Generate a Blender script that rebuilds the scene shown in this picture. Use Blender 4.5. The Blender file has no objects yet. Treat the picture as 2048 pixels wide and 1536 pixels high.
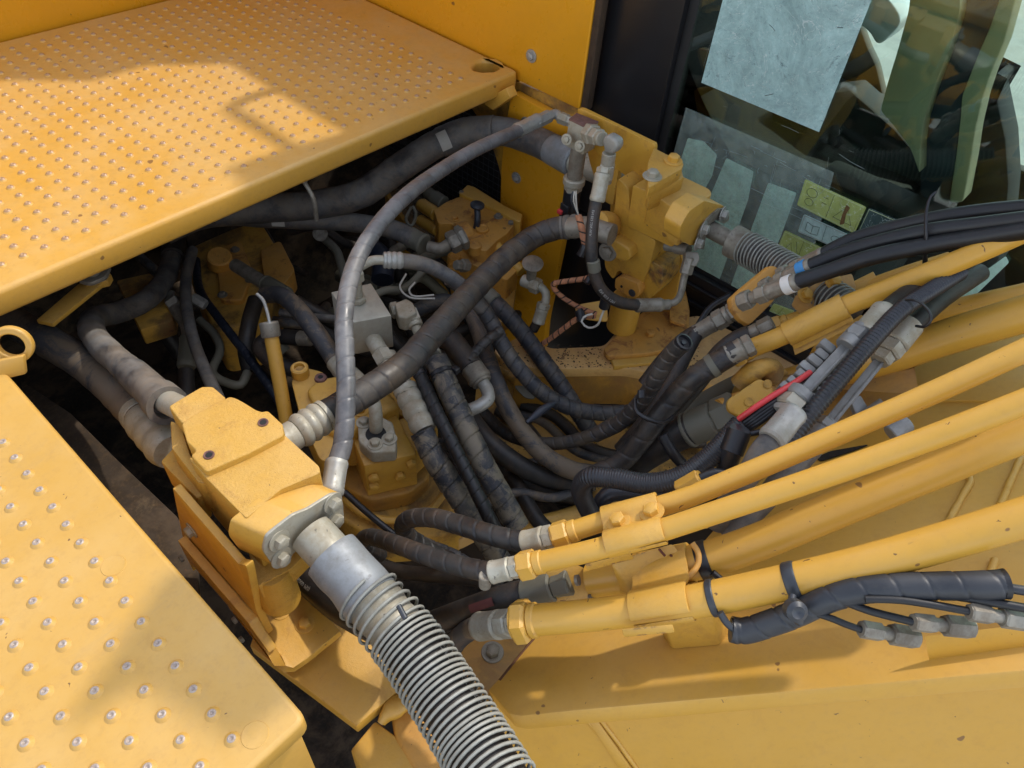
import bpy, bmesh, math, random
import numpy as np
from mathutils import Vector, Matrix
random.seed(7); np.random.seed(7)
S = bpy.context.scene; COL = S.collection
R_ = math.radians
# ------------------------------------------------------------------ camera
FPX = 1475.0
PITCH, ROLL, YAW = 0.81975373, 0.09657993, 0.67140608
CAM = np.array([0, 0, 1.0])
_fh = np.array([math.cos(YAW), math.sin(YAW), 0]); _up = np.array([0, 0, 1.])
FW = math.cos(PITCH) * _fh - math.sin(PITCH) * _up
_r = np.cross(FW, _up); _r /= np.linalg.norm(_r); _u = np.cross(_r, FW)
RT = math.cos(ROLL) * _r + math.sin(ROLL) * _u
UP = -math.sin(ROLL) * _r + math.cos(ROLL) * _u
cd = bpy.data.cameras.new('camera'); cam = bpy.data.objects.new('camera', cd); COL.objects.link(cam)
cd.sensor_width = 36; cd.lens = 36 * FPX / 2048; cd.clip_start = 0.02; cd.clip_end = 500
m = Matrix.Identity(4)
for i in range(3):
    m[i][0], m[i][1], m[i][2], m[i][3] = RT[i], UP[i], -FW[i], CAM[i]
cam.matrix_world = m
S.camera = cam
# ------------------------------------------------------------------ light
SUN_EL, SUN_V = R_(54), (0.98, -0.16)
rot = math.atan2(SUN_V[0], SUN_V[1])
w = bpy.data.worlds.new('World'); S.world = w; w.use_nodes = True
nt = w.node_tree; bg = nt.nodes['Background']; sky = nt.nodes.new('ShaderNodeTexSky')
sky.sky_type = 'NISHITA'; sky.sun_disc = False; sky.sun_elevation = SUN_EL; sky.sun_rotation = rot
sky.dust_density = 1.0; sky.air_density = 1.0; sky.ozone_density = 1.0
bw = nt.nodes.new('ShaderNodeRGBToBW'); hz = nt.nodes.new('ShaderNodeMix'); hz.data_type = 'RGBA'; hz.inputs[0].default_value = .6   # hazy white sky: most of the blue is washed out
nt.links.new(sky.outputs[0], bw.inputs[0]); nt.links.new(sky.outputs[0], hz.inputs[6]); nt.links.new(bw.outputs[0], hz.inputs[7]); nt.links.new(hz.outputs[2], bg.inputs[0]); bg.inputs[1].default_value = 0.15
sd = bpy.data.lights.new('sun', 'SUN'); sd.energy = 0.85; sd.angle = R_(1.6); sd.color = (1, .93, .82)
so = bpy.data.objects.new('sun', sd); COL.objects.link(so)
h = math.hypot(*SUN_V); sv = Vector((SUN_V[0] / h * math.cos(SUN_EL), SUN_V[1] / h * math.cos(SUN_EL), math.sin(SUN_EL)))
so.rotation_euler = sv.to_track_quat('Z', 'Y').to_euler(); so.location = (3, -1, 4)
S.view_settings.view_transform = 'Standard'; S.view_settings.look = 'None'
S.view_settings.exposure = 1.72; S.view_settings.gamma = 1
S.render.engine = 'CYCLES'
S.cycles.max_bounces = 8; S.cycles.transparent_max_bounces = 12

# ------------------------------------------------------------------ where a line of sight of the survey camera meets a plane
def _ray(u, v): return FW * FPX + RT * (u - 1024) - UP * (v - 768)
def Z(u, v, z):
    d = _ray(u, v); return Vector(CAM + d * (z - 1.0) / d[2])
def X(u, v, x):
    d = _ray(u, v); return Vector(CAM + d * x / d[0])
def Y(u, v, y):
    d = _ray(u, v); return Vector(CAM + d * y / d[1])
def D(u, v, dep): return Vector(CAM + _ray(u, v) * dep / FPX)
BA, BN = np.array([.357, .209, -.191]), np.array([0, .512, .859]); BN = BN / np.linalg.norm(BN)
def B(u, v, h=0.0):
    d = _ray(u, v); return Vector(CAM + d * (((BA + BN * h - CAM) @ BN) / (d @ BN)))
def dep(P): return float((np.array(P) - CAM) @ FW)
def rp(wpx, P): return .5 * wpx * dep(P) / FPX       # real radius of something wpx wide at P
def PZ(z, *pp): return [Z(a, b, z) for a, b in pp]
def PX(x, *pp): return [X(a, b, x) for a, b in pp]
def PY(y, *pp): return [Y(a, b, y) for a, b in pp]
def PB(h, *pp): return [B(a, b, h) for a, b in pp]
VZ = Vector((0, 0, 1)); VX = Vector((1, 0, 0)); VY = Vector((0, 1, 0))

# ------------------------------------------------------------------ objects
LOC = {}
def tagit(o, label=None, cat=None, group=None, kind=None):
    if label: o['label'] = label
    if cat: o['category'] = cat
    if group: o['group'] = group
    if kind: o['kind'] = kind
    return o
def thing(name, label, cat, loc, group=None):
    o = bpy.data.objects.new(name, None); o.empty_display_size = .02; COL.objects.link(o)
    o.location = loc; LOC[o.name] = Vector(loc); return tagit(o, label, cat, group)
def part(name, me, mat, parent, label=None, kind=None):
    L = LOC[parent.name]; me.transform(Matrix.Translation(-L))
    o = bpy.data.objects.new(name, me); COL.objects.link(o); o.parent = parent; LOC[o.name] = L
    for q in (mat if isinstance(mat, (list, tuple)) else [mat]): me.materials.append(q)
    return tagit(o, label, kind=kind)
def inst(name, me, loc, rotm, parent, scale=None):
    o = bpy.data.objects.new(name, me); COL.objects.link(o); o.parent = parent
    M = Matrix.Translation(Vector(loc) - LOC[parent.name]) @ rotm.to_4x4()
    if scale: M = M @ Matrix.Diagonal((*scale, 1))
    o.matrix_local = M; LOC[o.name] = Vector(loc); return o
def single(name, me, mat, label=None, cat=None, group=None, kind=None):
    n = len(me.vertices); a = np.empty(n * 3); me.vertices.foreach_get('co', a); a = a.reshape(-1, 3)
    L = Vector(((a[:, 0].min() + a[:, 0].max()) / 2, (a[:, 1].min() + a[:, 1].max()) / 2, a[:, 2].min()))
    me.transform(Matrix.Translation(-L)); o = bpy.data.objects.new(name, me); COL.objects.link(o); o.location = L; LOC[o.name] = L
    me.materials.clear()
    for q in (mat if isinstance(mat, (list, tuple)) else [mat]): me.materials.append(q)
    return tagit(o, label, cat, group, kind)

# ------------------------------------------------------------------ meshes
def finish(me, ang=35):
    me.validate(); me.polygons.foreach_set('use_smooth', [True] * len(me.polygons))
    if ang: me.set_sharp_from_angle(angle=R_(ang))
    me.update(); return me
def rnd(pts, r, k=4):
    out = []; n = len(pts)
    for i, p in enumerate(pts):
        a, c = pts[i - 1], pts[(i + 1) % n]; da, dc = (a - p), (c - p)
        ra = min(r, da.length * .45); rc = min(r, dc.length * .45)
        A = p + da.normalized() * ra; Cc = p + dc.normalized() * rc
        for j in range(k + 1):
            t = j / k; out.append(A * (1 - t) ** 2 + p * 2 * t * (1 - t) + Cc * t * t)
    return out
def prism(pts, ext, bev=.0, seg=2, ang=35, top=None):
    """closed outline swept by ext, edges rounded"""
    bm = bmesh.new(); ext = Vector(ext)
    a = [bm.verts.new(p) for p in pts]; b = [bm.verts.new((top[i] if top else Vector(p) + ext)) for i, p in enumerate(pts)]
    bm.faces.new(a); bm.faces.new(b[::-1]); n = len(a)
    for i in range(n): bm.faces.new((a[i], b[i], b[(i + 1) % n], a[(i + 1) % n]))
    bmesh.ops.recalc_face_normals(bm, faces=bm.faces)
    if bev:
        es = [e for e in bm.edges if len(e.link_faces) == 2 and e.calc_face_angle(0) > R_(28)]
        bmesh.ops.bevel(bm, geom=es, offset=bev, segments=seg, profile=.5, affect='EDGES', clamp_overlap=True)
    bmesh.ops.triangulate(bm, faces=[f for f in bm.faces if len(f.verts) > 4])
    me = bpy.data.meshes.new('m'); bm.to_mesh(me); bm.free(); return finish(me, ang)
def join(*mes):
    bm = bmesh.new()
    for q in mes: bm.from_mesh(q)
    me = bpy.data.meshes.new('m'); bm.to_mesh(me); bm.free(); return finish(me)
def sheet(outer, holes, thick, nrm, bev=.002):
    """flat plate with holes: outlines are 3D points on one plane; thickness goes against nrm"""
    nrm = Vector(nrm).normalized(); o = outer[0]; ux = (outer[1] - outer[0]); ux = (ux - nrm * ux.dot(nrm)).normalized(); uy = nrm.cross(ux)
    cu = bpy.data.curves.new('c', 'CURVE'); cu.dimensions = '2D'; cu.fill_mode = 'BOTH'
    cu.extrude = max(thick / 2 - bev, 0); cu.bevel_depth = bev; cu.offset = -bev; cu.bevel_resolution = 2
    for lp in [outer] + holes:
        sp = cu.splines.new('POLY'); sp.points.add(len(lp) - 1)
        for i, p in enumerate(lp): sp.points[i].co = ((p - o).dot(ux), (p - o).dot(uy), 0, 1)
        sp.use_cyclic_u = True
    ob = bpy.data.objects.new('tmpc', cu); COL.objects.link(ob); dg = bpy.context.evaluated_depsgraph_get(); dg.update()
    me = bpy.data.meshes.new_from_object(ob.evaluated_get(dg)); bpy.data.objects.remove(ob); bpy.data.curves.remove(cu)
    M = Matrix(((ux.x, uy.x, nrm.x, o.x), (ux.y, uy.y, nrm.y, o.y), (ux.z, uy.z, nrm.z, o.z), (0, 0, 0, 1)))
    me.transform(M @ Matrix.Translation((0, 0, -thick / 2))); return finish(me, 40)
def ring3(c, n, r, k=28):
    n = Vector(n).normalized(); a = n.orthogonal().normalized(); b = n.cross(a)
    return [c + a * r * math.cos(6.28318 * i / k) + b * r * math.sin(6.28318 * i / k) for i in range(k)]
def spline(pts, step):
    P = np.array([list(p) for p in pts], float); n = len(P)
    if n == 2:
        k = max(2, int(np.linalg.norm(P[1] - P[0]) / step)); t = np.linspace(0, 1, k + 1)[:, None]; return P[0] * (1 - t) + P[1] * t
    E = np.vstack([2 * P[0] - P[1], P, 2 * P[-1] - P[-2]]); out = []
    for i in range(1, n):
        p0, p1, p2, p3 = E[i - 1], E[i], E[i + 1], E[i + 2]
        d1 = max(np.linalg.norm(p1 - p0) ** .5, 1e-4); d2 = max(np.linalg.norm(p2 - p1) ** .5, 1e-4); d3 = max(np.linalg.norm(p3 - p2) ** .5, 1e-4)
        t0, t1 = 0, d1; t2 = t1 + d2; t3 = t2 + d3
        for t in np.linspace(t1, t2, 17)[(0 if i == 1 else 1):]:
            A1 = (t1 - t) / (t1 - t0) * p0 + (t - t0) / (t1 - t0) * p1; A2 = (t2 - t) / (t2 - t1) * p1 + (t - t1) / (t2 - t1) * p2; A3 = (t3 - t) / (t3 - t2) * p2 + (t - t2) / (t3 - t2) * p3
            B1 = (t2 - t) / (t2 - t0) * A1 + (t - t0) / (t2 - t0) * A2; B2 = (t3 - t) / (t3 - t1) * A2 + (t - t1) / (t3 - t1) * A3
            out.append((t2 - t) / (t2 - t1) * B1 + (t - t1) / (t2 - t1) * B2)
    Q = np.array(out); s = np.r_[0, np.cumsum(np.linalg.norm(np.diff(Q, axis=0), axis=1))]
    k = max(2, int(s[-1] / step)); t = np.linspace(0, s[-1], k + 1)
    return np.stack([np.interp(t, s, Q[:, j]) for j in range(3)], 1)
def frames(Q):
    T = np.gradient(Q, axis=0); T /= np.linalg.norm(T, axis=1)[:, None]; N = np.zeros_like(Q)
    a = np.array([0, 0, 1.]) if abs(T[0][2]) < .9 else np.array([1., 0, 0]); n = a - T[0] * (a @ T[0]); n /= np.linalg.norm(n)
    for i in range(len(Q)):
        n = n - T[i] * (n @ T[i]); n /= np.linalg.norm(n); N[i] = n
    return T, N, np.cross(T, N)
def tube(pts, r, seg=20, step=.012, disp=None, cap=True, Q=None, rfun=None):
    if Q is None: Q = spline(pts, step)
    T, N, Bn = frames(Q); m_ = len(Q); s = np.r_[0, np.cumsum(np.linalg.norm(np.diff(Q, axis=0), axis=1))]
    th = np.linspace(0, 2 * np.pi, seg, endpoint=False); rr = np.full((m_, seg), float(r))
    if rfun is not None: rr *= np.array([rfun(x, s[-1]) for x in s])[:, None]
    if disp is not None: rr += disp(s[:, None], th[None, :])
    V = Q[:, None] + N[:, None] * (rr * np.cos(th))[..., None] + Bn[:, None] * (rr * np.sin(th))[..., None]
    V = V.reshape(-1, 3); i = np.arange(m_ - 1)[:, None] * seg; j = np.arange(seg)[None, :]; j2 = (j + 1) % seg
    F = np.stack([i + j, i + j2, i + seg + j2, i + seg + j], -1).reshape(-1, 4)
    me = bpy.data.meshes.new('m'); nf = len(F); ncap = 2 if cap else 0
    me.vertices.add(len(V)); me.vertices.foreach_set('co', V.ravel())
    me.loops.add(nf * 4 + (2 * seg if cap else 0)); li = F.ravel(); ls = np.arange(nf) * 4; lt = np.full(nf, 4)
    if cap:
        li = np.r_[li, np.arange(seg)[::-1], (m_ - 1) * seg + np.arange(seg)]; ls = np.r_[ls, nf * 4, nf * 4 + seg]; lt = np.r_[lt, seg, seg]
    me.loops.foreach_set('vertex_index', li.astype(np.int32)); me.polygons.add(nf + ncap)
    me.polygons.foreach_set('loop_start', ls.astype(np.int32)); me.polygons.foreach_set('loop_total', lt.astype(np.int32))
    uv = me.uv_layers.new(name='UVMap'); jj = np.broadcast_to(j, (m_ - 1, seg)); s1 = np.broadcast_to(s[:-1, None], (m_ - 1, seg)); s2 = np.broadcast_to(s[1:, None], (m_ - 1, seg))
    UV = np.stack([np.stack([jj / seg, s1], -1), np.stack([(jj + 1) / seg, s1], -1), np.stack([(jj + 1) / seg, s2], -1), np.stack([jj / seg, s2], -1)], 2).reshape(-1, 2)
    if cap: UV = np.vstack([UV, np.zeros((2 * seg, 2))])
    uv.data.foreach_set('uv', UV.ravel().astype(np.float32)); me.update(calc_edges=True); return finish(me, 50)
def wrapd(p, th=.0016, g=.09, ph=0.):
    def f(s, t):
        h_ = np.mod(s / p - t / (2 * np.pi) + ph, 1); return np.where(h_ < g, -th * 1.4 * (1 - np.abs(h_ / g * 2 - 1) * .5), th * .55 * h_)
    return f
def corr(p, a): return lambda s, t: a * np.cos(2 * np.pi * s / p) + 0 * t
def bumpy(a, seed=0):
    rs = np.random.RandomState(seed); k = rs.uniform(20, 120, 6); q = rs.uniform(0, 6, 6); n_ = rs.randint(0, 3, 6)
    return lambda s, t: sum(a * np.sin(k[i] * s + q[i] + n_[i] * t) for i in range(6)) / 3
def addd(*fs): return lambda s, t: sum(f(s, t) for f in fs)
def revolve(P, d, prof, seg=20, phase=0., ang=35):
    d = Vector(d).normalized(); a = d.orthogonal().normalized()
    if abs(d.z) < .95: a = (VZ - d * d.z).normalized()
    b = d.cross(a); vs = []; fs = []
    for t, r in prof:
        for i in range(seg):
            q = 2 * math.pi * i / seg + phase; vs.append(P + d * t + (a * math.cos(q) + b * math.sin(q)) * max(r, 1e-5))
    n = len(prof)
    for k in range(n - 1):
        for i in range(seg): fs.append((k * seg + i, k * seg + (i + 1) % seg, (k + 1) * seg + (i + 1) % seg, (k + 1) * seg + i))
    fs.append(tuple(range(seg))[::-1]); fs.append(tuple((n - 1) * seg + i for i in range(seg)))
    me = bpy.data.meshes.new('m'); me.from_pydata(vs, [], fs); return finish(me, ang)
def cyl(P, d, L, r, c=.12, seg=22): c = min(c * r, L * .3); return revolve(P, d, [(0, r - c), (c, r), (L - c, r), (L, r - c)], seg)
def hexn(P, d, L, r, phase=.3):
    c = min(r * .14, L * .3); return join(revolve(P, d, [(0, r * .86), (c, r), (L - c, r), (L, r * .86)], 6, phase, 20), revolve(P - Vector(d).normalized() * .0006, d, [(0, r * .8), (L + .0012, r * .8)], 20))
def crimp(P, d, L, r):
    """ferrule squeezed into flats"""
    me = revolve(P, d, [(0, r * .93), (L * .05, r * 1.0), (L * .16, r), (L * .2, r * .96), (L * .78, r * .96), (L * .82, r), (L * .93, r), (L, r * .85)], 32)
    ax = Vector(d).normalized()
    for v in me.vertices:
        q = v.co - P; t = q.dot(ax)
        if L * .15 < t < L * .85:
            rad = q - ax * t; a_ = ax.orthogonal().normalized(); an = math.atan2(rad.dot(ax.cross(a_)), rad.dot(a_)); v.co = P + ax * t + rad * (1 - .05 * (abs(math.sin(4 * an)) < .35))
    return me
def bulged(P, d, L, r, n=3):
    pr = [(0, r * .8), (L * .04, r * .98), (L * .16, r * .98), (L * .17, r * .9)]; k = n * 8
    for i in range(k + 1): pr.append((L * (.18 + .78 * i / k), r * (.93 + .12 * abs(math.sin(math.pi * n * i / k)))))
    pr += [(L, r * .86)]; return revolve(P, d, pr, 26)
def chain(P, d, spec, parent, mats):
    """row of fittings along d: (part name, kind, length, radius[, material])"""
    P = Vector(P); d = Vector(d).normalized()
    for s_ in spec:
        nm, k, L, r = s_[:4]; mt = s_[4] if len(s_) > 4 else mats
        me = {'c': cyl, 'h': hexn, 'x': crimp, 'b': bulged}[k](P, d, L, r); part(nm, me, mt, parent); P = P + d * (L - .0006)
    return P
def torus(c, n, R, r, k=28, kk=8):
    return tube(None, r, kk, cap=False, Q=np.array([list(p) for p in (lambda q: q + q[:1])(ring3(Vector(c), n, R, k))]))
_bolt = {}
def bolt_mesh(mt, washer=True, low=False):
    key = (mt.name, washer, low)
    if key not in _bolt:
        ms = []
        if washer: ms.append(revolve(Vector((0, 0, 0)), VZ, [(0, 1.55), (.1, 1.6), (.24, 1.55), (.26, 1.2)], 22))
        hh = .75 if low else .95
        ms.append(revolve(Vector((0, 0, .2)), VZ, [(0, 1.0), (hh * .84, 1.0), (hh, .84)], 6, .2, 20)); ms.append(revolve(Vector((0, 0, .2 + hh - .02)), VZ, [(0, .74), (.05, .66)], 18))
        me = join(*ms); me.materials.append(mt); _bolt[key] = me
    return _bolt[key]
def bolt(P, n, r, mt, parent, washer=True, low=False, name='bolt', spin=None):
    n = Vector(n).normalized(); q = n.to_track_quat('Z', 'Y').to_matrix() @ Matrix.Rotation(random.uniform(0, 1) if spin is None else spin, 3, 'Z')
    return inst(name, bolt_mesh(mt, washer, low), Vector(P), q, parent, (r, r, r))
def text_on(txt, Q, r, s0, ang, size, name, mt, parent, flip=1, lift=.0005):
    """lettering printed round a tube whose centreline is Q"""
    cu = bpy.data.curves.new('t', 'FONT'); cu.body = txt; cu.size = size; cu.extrude = 0; cu.resolution_u = 2
    ob = bpy.data.objects.new('tmpt', cu); COL.objects.link(ob); dg = bpy.context.evaluated_depsgraph_get(); dg.update()
    me = bpy.data.meshes.new_from_object(ob.evaluated_get(dg)); bpy.data.objects.remove(ob); bpy.data.curves.remove(cu)
    T, N, Bn = frames(Q); s = np.r_[0, np.cumsum(np.linalg.norm(np.diff(Q, axis=0), axis=1))]
    for v in me.vertices:
        t = s0 + flip * v.co.x; c = np.array([np.interp(t, s, Q[:, j]) for j in range(3)]); k = min(max(int(np.searchsorted(s, t)), 0), len(s) - 1)
        a = ang + flip * v.co.y / r; v.co = Vector(c + (N[k] * math.cos(a) + Bn[k] * math.sin(a)) * (r + lift))
    me.update(); return part(name, me, mt, parent)
def text_flat(txt, P, ux, uy, size, name, mt, parent, lift=.0008):
    cu = bpy.data.curves.new('t', 'FONT'); cu.body = txt; cu.size = size; cu.resolution_u = 2
    ob = bpy.data.objects.new('tmpt', cu); COL.objects.link(ob); dg = bpy.context.evaluated_depsgraph_get(); dg.update()
    me = bpy.data.meshes.new_from_object(ob.evaluated_get(dg)); bpy.data.objects.remove(ob); bpy.data.curves.remove(cu)
    ux, uy = Vector(ux).normalized(), Vector(uy).normalized(); nn = ux.cross(uy)
    for v in me.vertices: v.co = P + ux * v.co.x + uy * v.co.y + nn * lift
    me.update(); return part(name, me, mt, parent)

# ------------------------------------------------------------------ materials
class NT:
    def __init__(s, name):
        s.m = bpy.data.materials.new(name); s.m.use_nodes = True; s.t = s.m.node_tree; s.b = s.t.nodes['Principled BSDF']; s.tc = s.t.nodes.new('ShaderNodeTexCoord'); s.geo = None
    def n(s, k, **kw):
        q = s.t.nodes.new('ShaderNode' + k)
        for a, v in kw.items():
            if a in q.inputs: q.inputs[a].default_value = v
            else: setattr(q, a, v)
        return q
    def l(s, a, b): s.t.links.new(a, b)
    def noise(s, scale, detail=4, rough=.6, vec=None, dist=0):
        q = s.n('TexNoise'); q.inputs['Scale'].default_value = scale; q.inputs['Detail'].default_value = detail; q.inputs['Roughness'].default_value = rough; q.inputs['Distortion'].default_value = dist
        s.l(vec or s.tc.outputs['Object'], q.inputs['Vector']); return q.outputs['Fac']
    def ramp(s, f, a, b, lo=0., hi=1.):
        q = s.n('MapRange'); q.interpolation_type = 'SMOOTHSTEP'; q.inputs[1].default_value = a; q.inputs[2].default_value = b; q.inputs[3].default_value = lo; q.inputs[4].default_value = hi; s.l(f, q.inputs[0]); return q.outputs[0]
    def mix(s, f, a, b):
        q = s.n('Mix'); q.data_type = 'RGBA'
        for sock, v in ((q.inputs[0], f), (q.inputs[6], a), (q.inputs[7], b)):
            if isinstance(v, (int, float)): sock.default_value = v
            elif isinstance(v, tuple): sock.default_value = (*v, 1)
            else: s.l(v, sock)
        return q.outputs[2]
    def mul(s, a, b, op='MULTIPLY'):
        q = s.n('Math'); q.operation = op
        for sock, v in ((q.inputs[0], a), (q.inputs[1], b)):
            if isinstance(v, (int, float)): sock.default_value = v
            else: s.l(v, sock)
        return q.outputs[0]
    def nz(s):
        g = s.n('NewGeometry'); x = s.n('SeparateXYZ'); s.l(g.outputs['Normal'], x.inputs[0]); return x.outputs[2]
    def bump(s, f, st, dist=.002):
        q = s.n('Bump'); q.inputs['Strength'].default_value = st; q.inputs['Distance'].default_value = dist; s.l(f, q.inputs['Height']); s.l(q.outputs[0], s.b.inputs['Normal'])
def setc(s, col, rough, metal=0, spec=.5):
    if isinstance(col, tuple): s.b.inputs['Base Color'].default_value = (*col, 1)
    else: s.l(col, s.b.inputs['Base Color'])
    if isinstance(rough, (int, float)): s.b.inputs['Roughness'].default_value = rough
    else: s.l(rough, s.b.inputs['Roughness'])
    s.b.inputs['Metallic'].default_value = metal; s.b.inputs['Specular IOR Level'].default_value = spec; return s.m
YB = (.55, .290, .030); YP = (.66, .40, .115); DUST = (.36, .25, .13)
def yellow(name, dust=.25, grime=.0, rust=.0, rough=.38, cast=0., base=YB, chips=.5, dust_sheen=(.56, .375, .15), edge=0.):
    s = NT(name); a = s.noise(3.2, 5, .6); c = s.mix(s.ramp(a, .3, .7), base, tuple(x * y for x, y in zip(base, (1.07, 1.08, 1.25))))
    up = s.ramp(s.nz(), .1, .95, .25, 1.0); d = s.mul(s.mul(s.ramp(s.noise(4.5, 9, .72), .2, .8), up), dust); c = s.mix(d, c, dust_sheen)  # pale dust on upward faces; on castings it also paints in sheen
    fine = s.ramp(s.noise(75, 5, .7), .45, .75, 0, .22 * (dust + .3)); c = s.mix(fine, c, (.30, .17, .06)); gr_ = s.mul(s.ramp(s.noise(2.6, 10, .8, dist=.8), .54, .70), s.mul(up, .12 + .28 * dust)); c = s.mix(gr_, c, (.34, .235, .12))
    if grime: g = s.mul(s.ramp(s.noise(6.5, 8, .7, dist=.4), .42, .62), grime); c = s.mix(g, c, (.075, .05, .03))
    if rust: g = s.mul(s.ramp(s.noise(13, 8, .75, dist=.5), .52, .64), rust); c = s.mix(g, c, (.23, .085, .03))
    if chips:
        lt = s.ramp(s.noise(64, 2.5, .62, dist=.6), .745 - .035 * chips, .76 - .035 * chips); c = s.mix(s.mul(lt, .85), c, (.10, .045, .02)); l2 = s.ramp(s.noise(27, 1.5, .5), .775 - .03 * chips, .785 - .03 * chips); c = s.mix(s.mul(l2, .75), c, (.13, .055, .025)); sc = s.ramp(s.noise(11, 3, .9, dist=3.5), .70, .71); c = s.mix(s.mul(sc, .18 * chips), c, (.12, .06, .02))
    if edge:
        bv = s.n('Bevel'); bv.samples = 4; bv.inputs['Radius'].default_value = .0035; ge = s.n('NewGeometry'); dt = s.n('VectorMath'); dt.operation = 'DOT_PRODUCT'; s.l(bv.outputs[0], dt.inputs[0]); s.l(ge.outputs['Normal'], dt.inputs[1])
        ew = s.mul(s.ramp(dt.outputs['Value'], .985, .90), s.ramp(s.noise(38, 6, .8), .50, .60), 'MULTIPLY'); c = s.mix(s.mul(ew, edge), c, (.16, .07, .035))
    ro = s.mul(s.mul(d, .35), s.ramp(s.noise(20, 4), .3, .7, rough - .06, rough + .1), 'ADD'); m_ = setc(s, c, ro, 0, .5)
    if cast: s.bump(s.noise(150, 6, .72), min(cast * .8, 1), .0045)
    else: s.bump(s.noise(60, 3), .05, .001)
    return m_
def rubber(name, base=(.022, .023, .026), dust=.3, dc=(.22, .20, .18), band=0., tan=(.23, .16, .09), tanamt=0., rough=.55, pitch=.02, scale=14, spec=.5, patches=0.):
    base = tuple(x * .62 for x in base); dc = tuple(x * .52 for x in dc); tan = tuple(x * .62 for x in tan)
    s = NT(name); up = s.ramp(s.nz(), -.6, .9, .35, 1); d = s.mul(s.mul(s.ramp(s.noise(scale, 7, .7), .3, .72), up), dust); c = s.mix(d, base, dc)
    if tanamt: c = s.mix(s.mul(s.ramp(s.noise(scale * .6, 9, .8, dist=.6), .42 if tanamt < .65 else .46, .64 if tanamt < .65 else .56), tanamt), c, tan)
    if band:
        uvx = s.n('SeparateXYZ'); s.l(s.tc.outputs['UV'], uvx.inputs[0]); hh = s.mul(s.mul(s.mul(uvx.outputs[1], 1 / pitch), uvx.outputs[0], 'SUBTRACT'), 0.0, 'ADD')
        fl = s.mul(hh, 0, 'FLOOR'); wn = s.n('TexWhiteNoise'); wn.noise_dimensions = '1D'; s.l(fl, wn.inputs['W'])
        c = s.mix(s.mul(s.ramp(wn.outputs['Value'], .35, .8), s.mul(s.ramp(s.noise(scale * 1.3, 7, .75), .35, .62), band)), c, tan)
    if patches: c = s.mix(s.mul(s.ramp(s.noise(scale * 2.2, 9, .8), .57, .63), patches), c, (.20, .175, .13))
    c = s.mix(s.ramp(s.noise(150, 4, .8), .62, .8, 0, .3), c, (.17, .15, .12))
    m_ = setc(s, c, s.mul(s.mul(d, .5), rough - .1, 'ADD'), 0, spec); s.bump(s.noise(220, 4, .7), .18, .0008); return m_
def metal(name, base=(.50, .49, .45), rough=.38, dirt=.35, dc=(.27, .22, .15), mt=.75, spots=.4, scale=22):
    base = tuple(x * .78 for x in base); dc = tuple(x * .7 for x in dc)
    s = NT(name); n_ = s.ramp(s.noise(scale, 7, .7), .38, .68); c = s.mix(s.mul(n_, dirt), base, dc)
    v = s.ramp(s.noise(scale * 3.4, 5, .7), .63, .68); c = s.mix(s.mul(v, spots), c, (.06, .05, .045))
    s.l(s.ramp(n_, 0, 1, mt, mt * .35), s.b.inputs['Metallic']); r_ = s.ramp(n_, 0, 1, rough, rough + .25); me = setc(s, c, r_, mt, .5); s.l(s.ramp(n_, 0, 1, mt, mt * (1 - dirt)), s.b.inputs['Metallic'])
    s.bump(s.noise(90, 4), .12, .0008); return me
def plain(name, col, rough=.5, metal_=0, spec=.5, var=.25, scale=15):
    s = NT(name); c = s.mix(s.ramp(s.noise(scale, 6, .7), .3, .7, 0, var), col, tuple(min(1, x * .45) for x in col)); return setc(s, c, rough, metal_, spec)
M_YEL = yellow('yellow_paint', .35); M_YWALL = yellow('yellow_paint_wall', .08, rough=.3, chips=.2, base=(.68, .305, .011))
M_YDECK = yellow('yellow_paint_tread', .75, rough=.36, chips=.35, base=(.56, .285, .032)); M_YSTEP = yellow('yellow_paint_step', .6, rough=.34, chips=.4, base=(.49, .27, .042))
M_YCAST = yellow('yellow_paint_casting', .45, rough=.42, cast=.85, rust=.22, edge=.8, dust_sheen=(.60, .42, .19)); M_YCASTS = yellow('yellow_paint_smooth_casting', .4, rough=.38, rust=.25, cast=.25, edge=.7, dust_sheen=(.60, .42, .19))  # dust on casting tops raised to put a beige sheen into the colour
M_YGRIME = yellow('grimy_yellow_paint', .5, grime=.75, rust=.5, rough=.5, cast=.3, chips=1.); M_YRUST = yellow('rust_washed_yellow_paint', .5, rust=.85, grime=.2, rough=.5, cast=.25, base=(.55, .25, .03))
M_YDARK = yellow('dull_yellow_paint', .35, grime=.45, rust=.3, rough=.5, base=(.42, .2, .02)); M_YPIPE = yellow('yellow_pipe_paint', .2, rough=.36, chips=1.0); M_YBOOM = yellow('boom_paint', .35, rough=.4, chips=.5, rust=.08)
M_YPALE = yellow('faded_yellow_paint', .8, rough=.5, chips=.6, rust=.25, base=(.62, .36, .10), dust_sheen=(.55, .36, .2))
M_BROWN = yellow('mud_brown_plate', .5, grime=.8, rough=.8, base=(.03, .018, .009), chips=1., dust_sheen=(.03, .02, .011))
M_BAY = yellow('bay_grime', .3, grime=1.2, rough=.85, base=(.012, .008, .005), chips=0, dust_sheen=(.016, .011, .007))
M_HG = rubber('gray_spiral_guard', (.12, .12, .128), .8, (.42, .41, .41), rough=.40, patches=.14, tanamt=.18); M_HB = rubber('black_spiral_guard', (.022, .023, .028), .55, (.17, .155, .14), tanamt=.4, patches=.15, rough=.5)
M_HD = rubber('dusty_hose', (.06, .06, .065), .95, (.36, .34, .31), tanamt=.55, tan=(.34, .26, .175), patches=.15); M_HT = rubber('tan_dusted_hose', (.045, .047, .055), .6, (.2, .19, .19), tanamt=.85, tan=(.27, .20, .13), scale=9)
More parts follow.
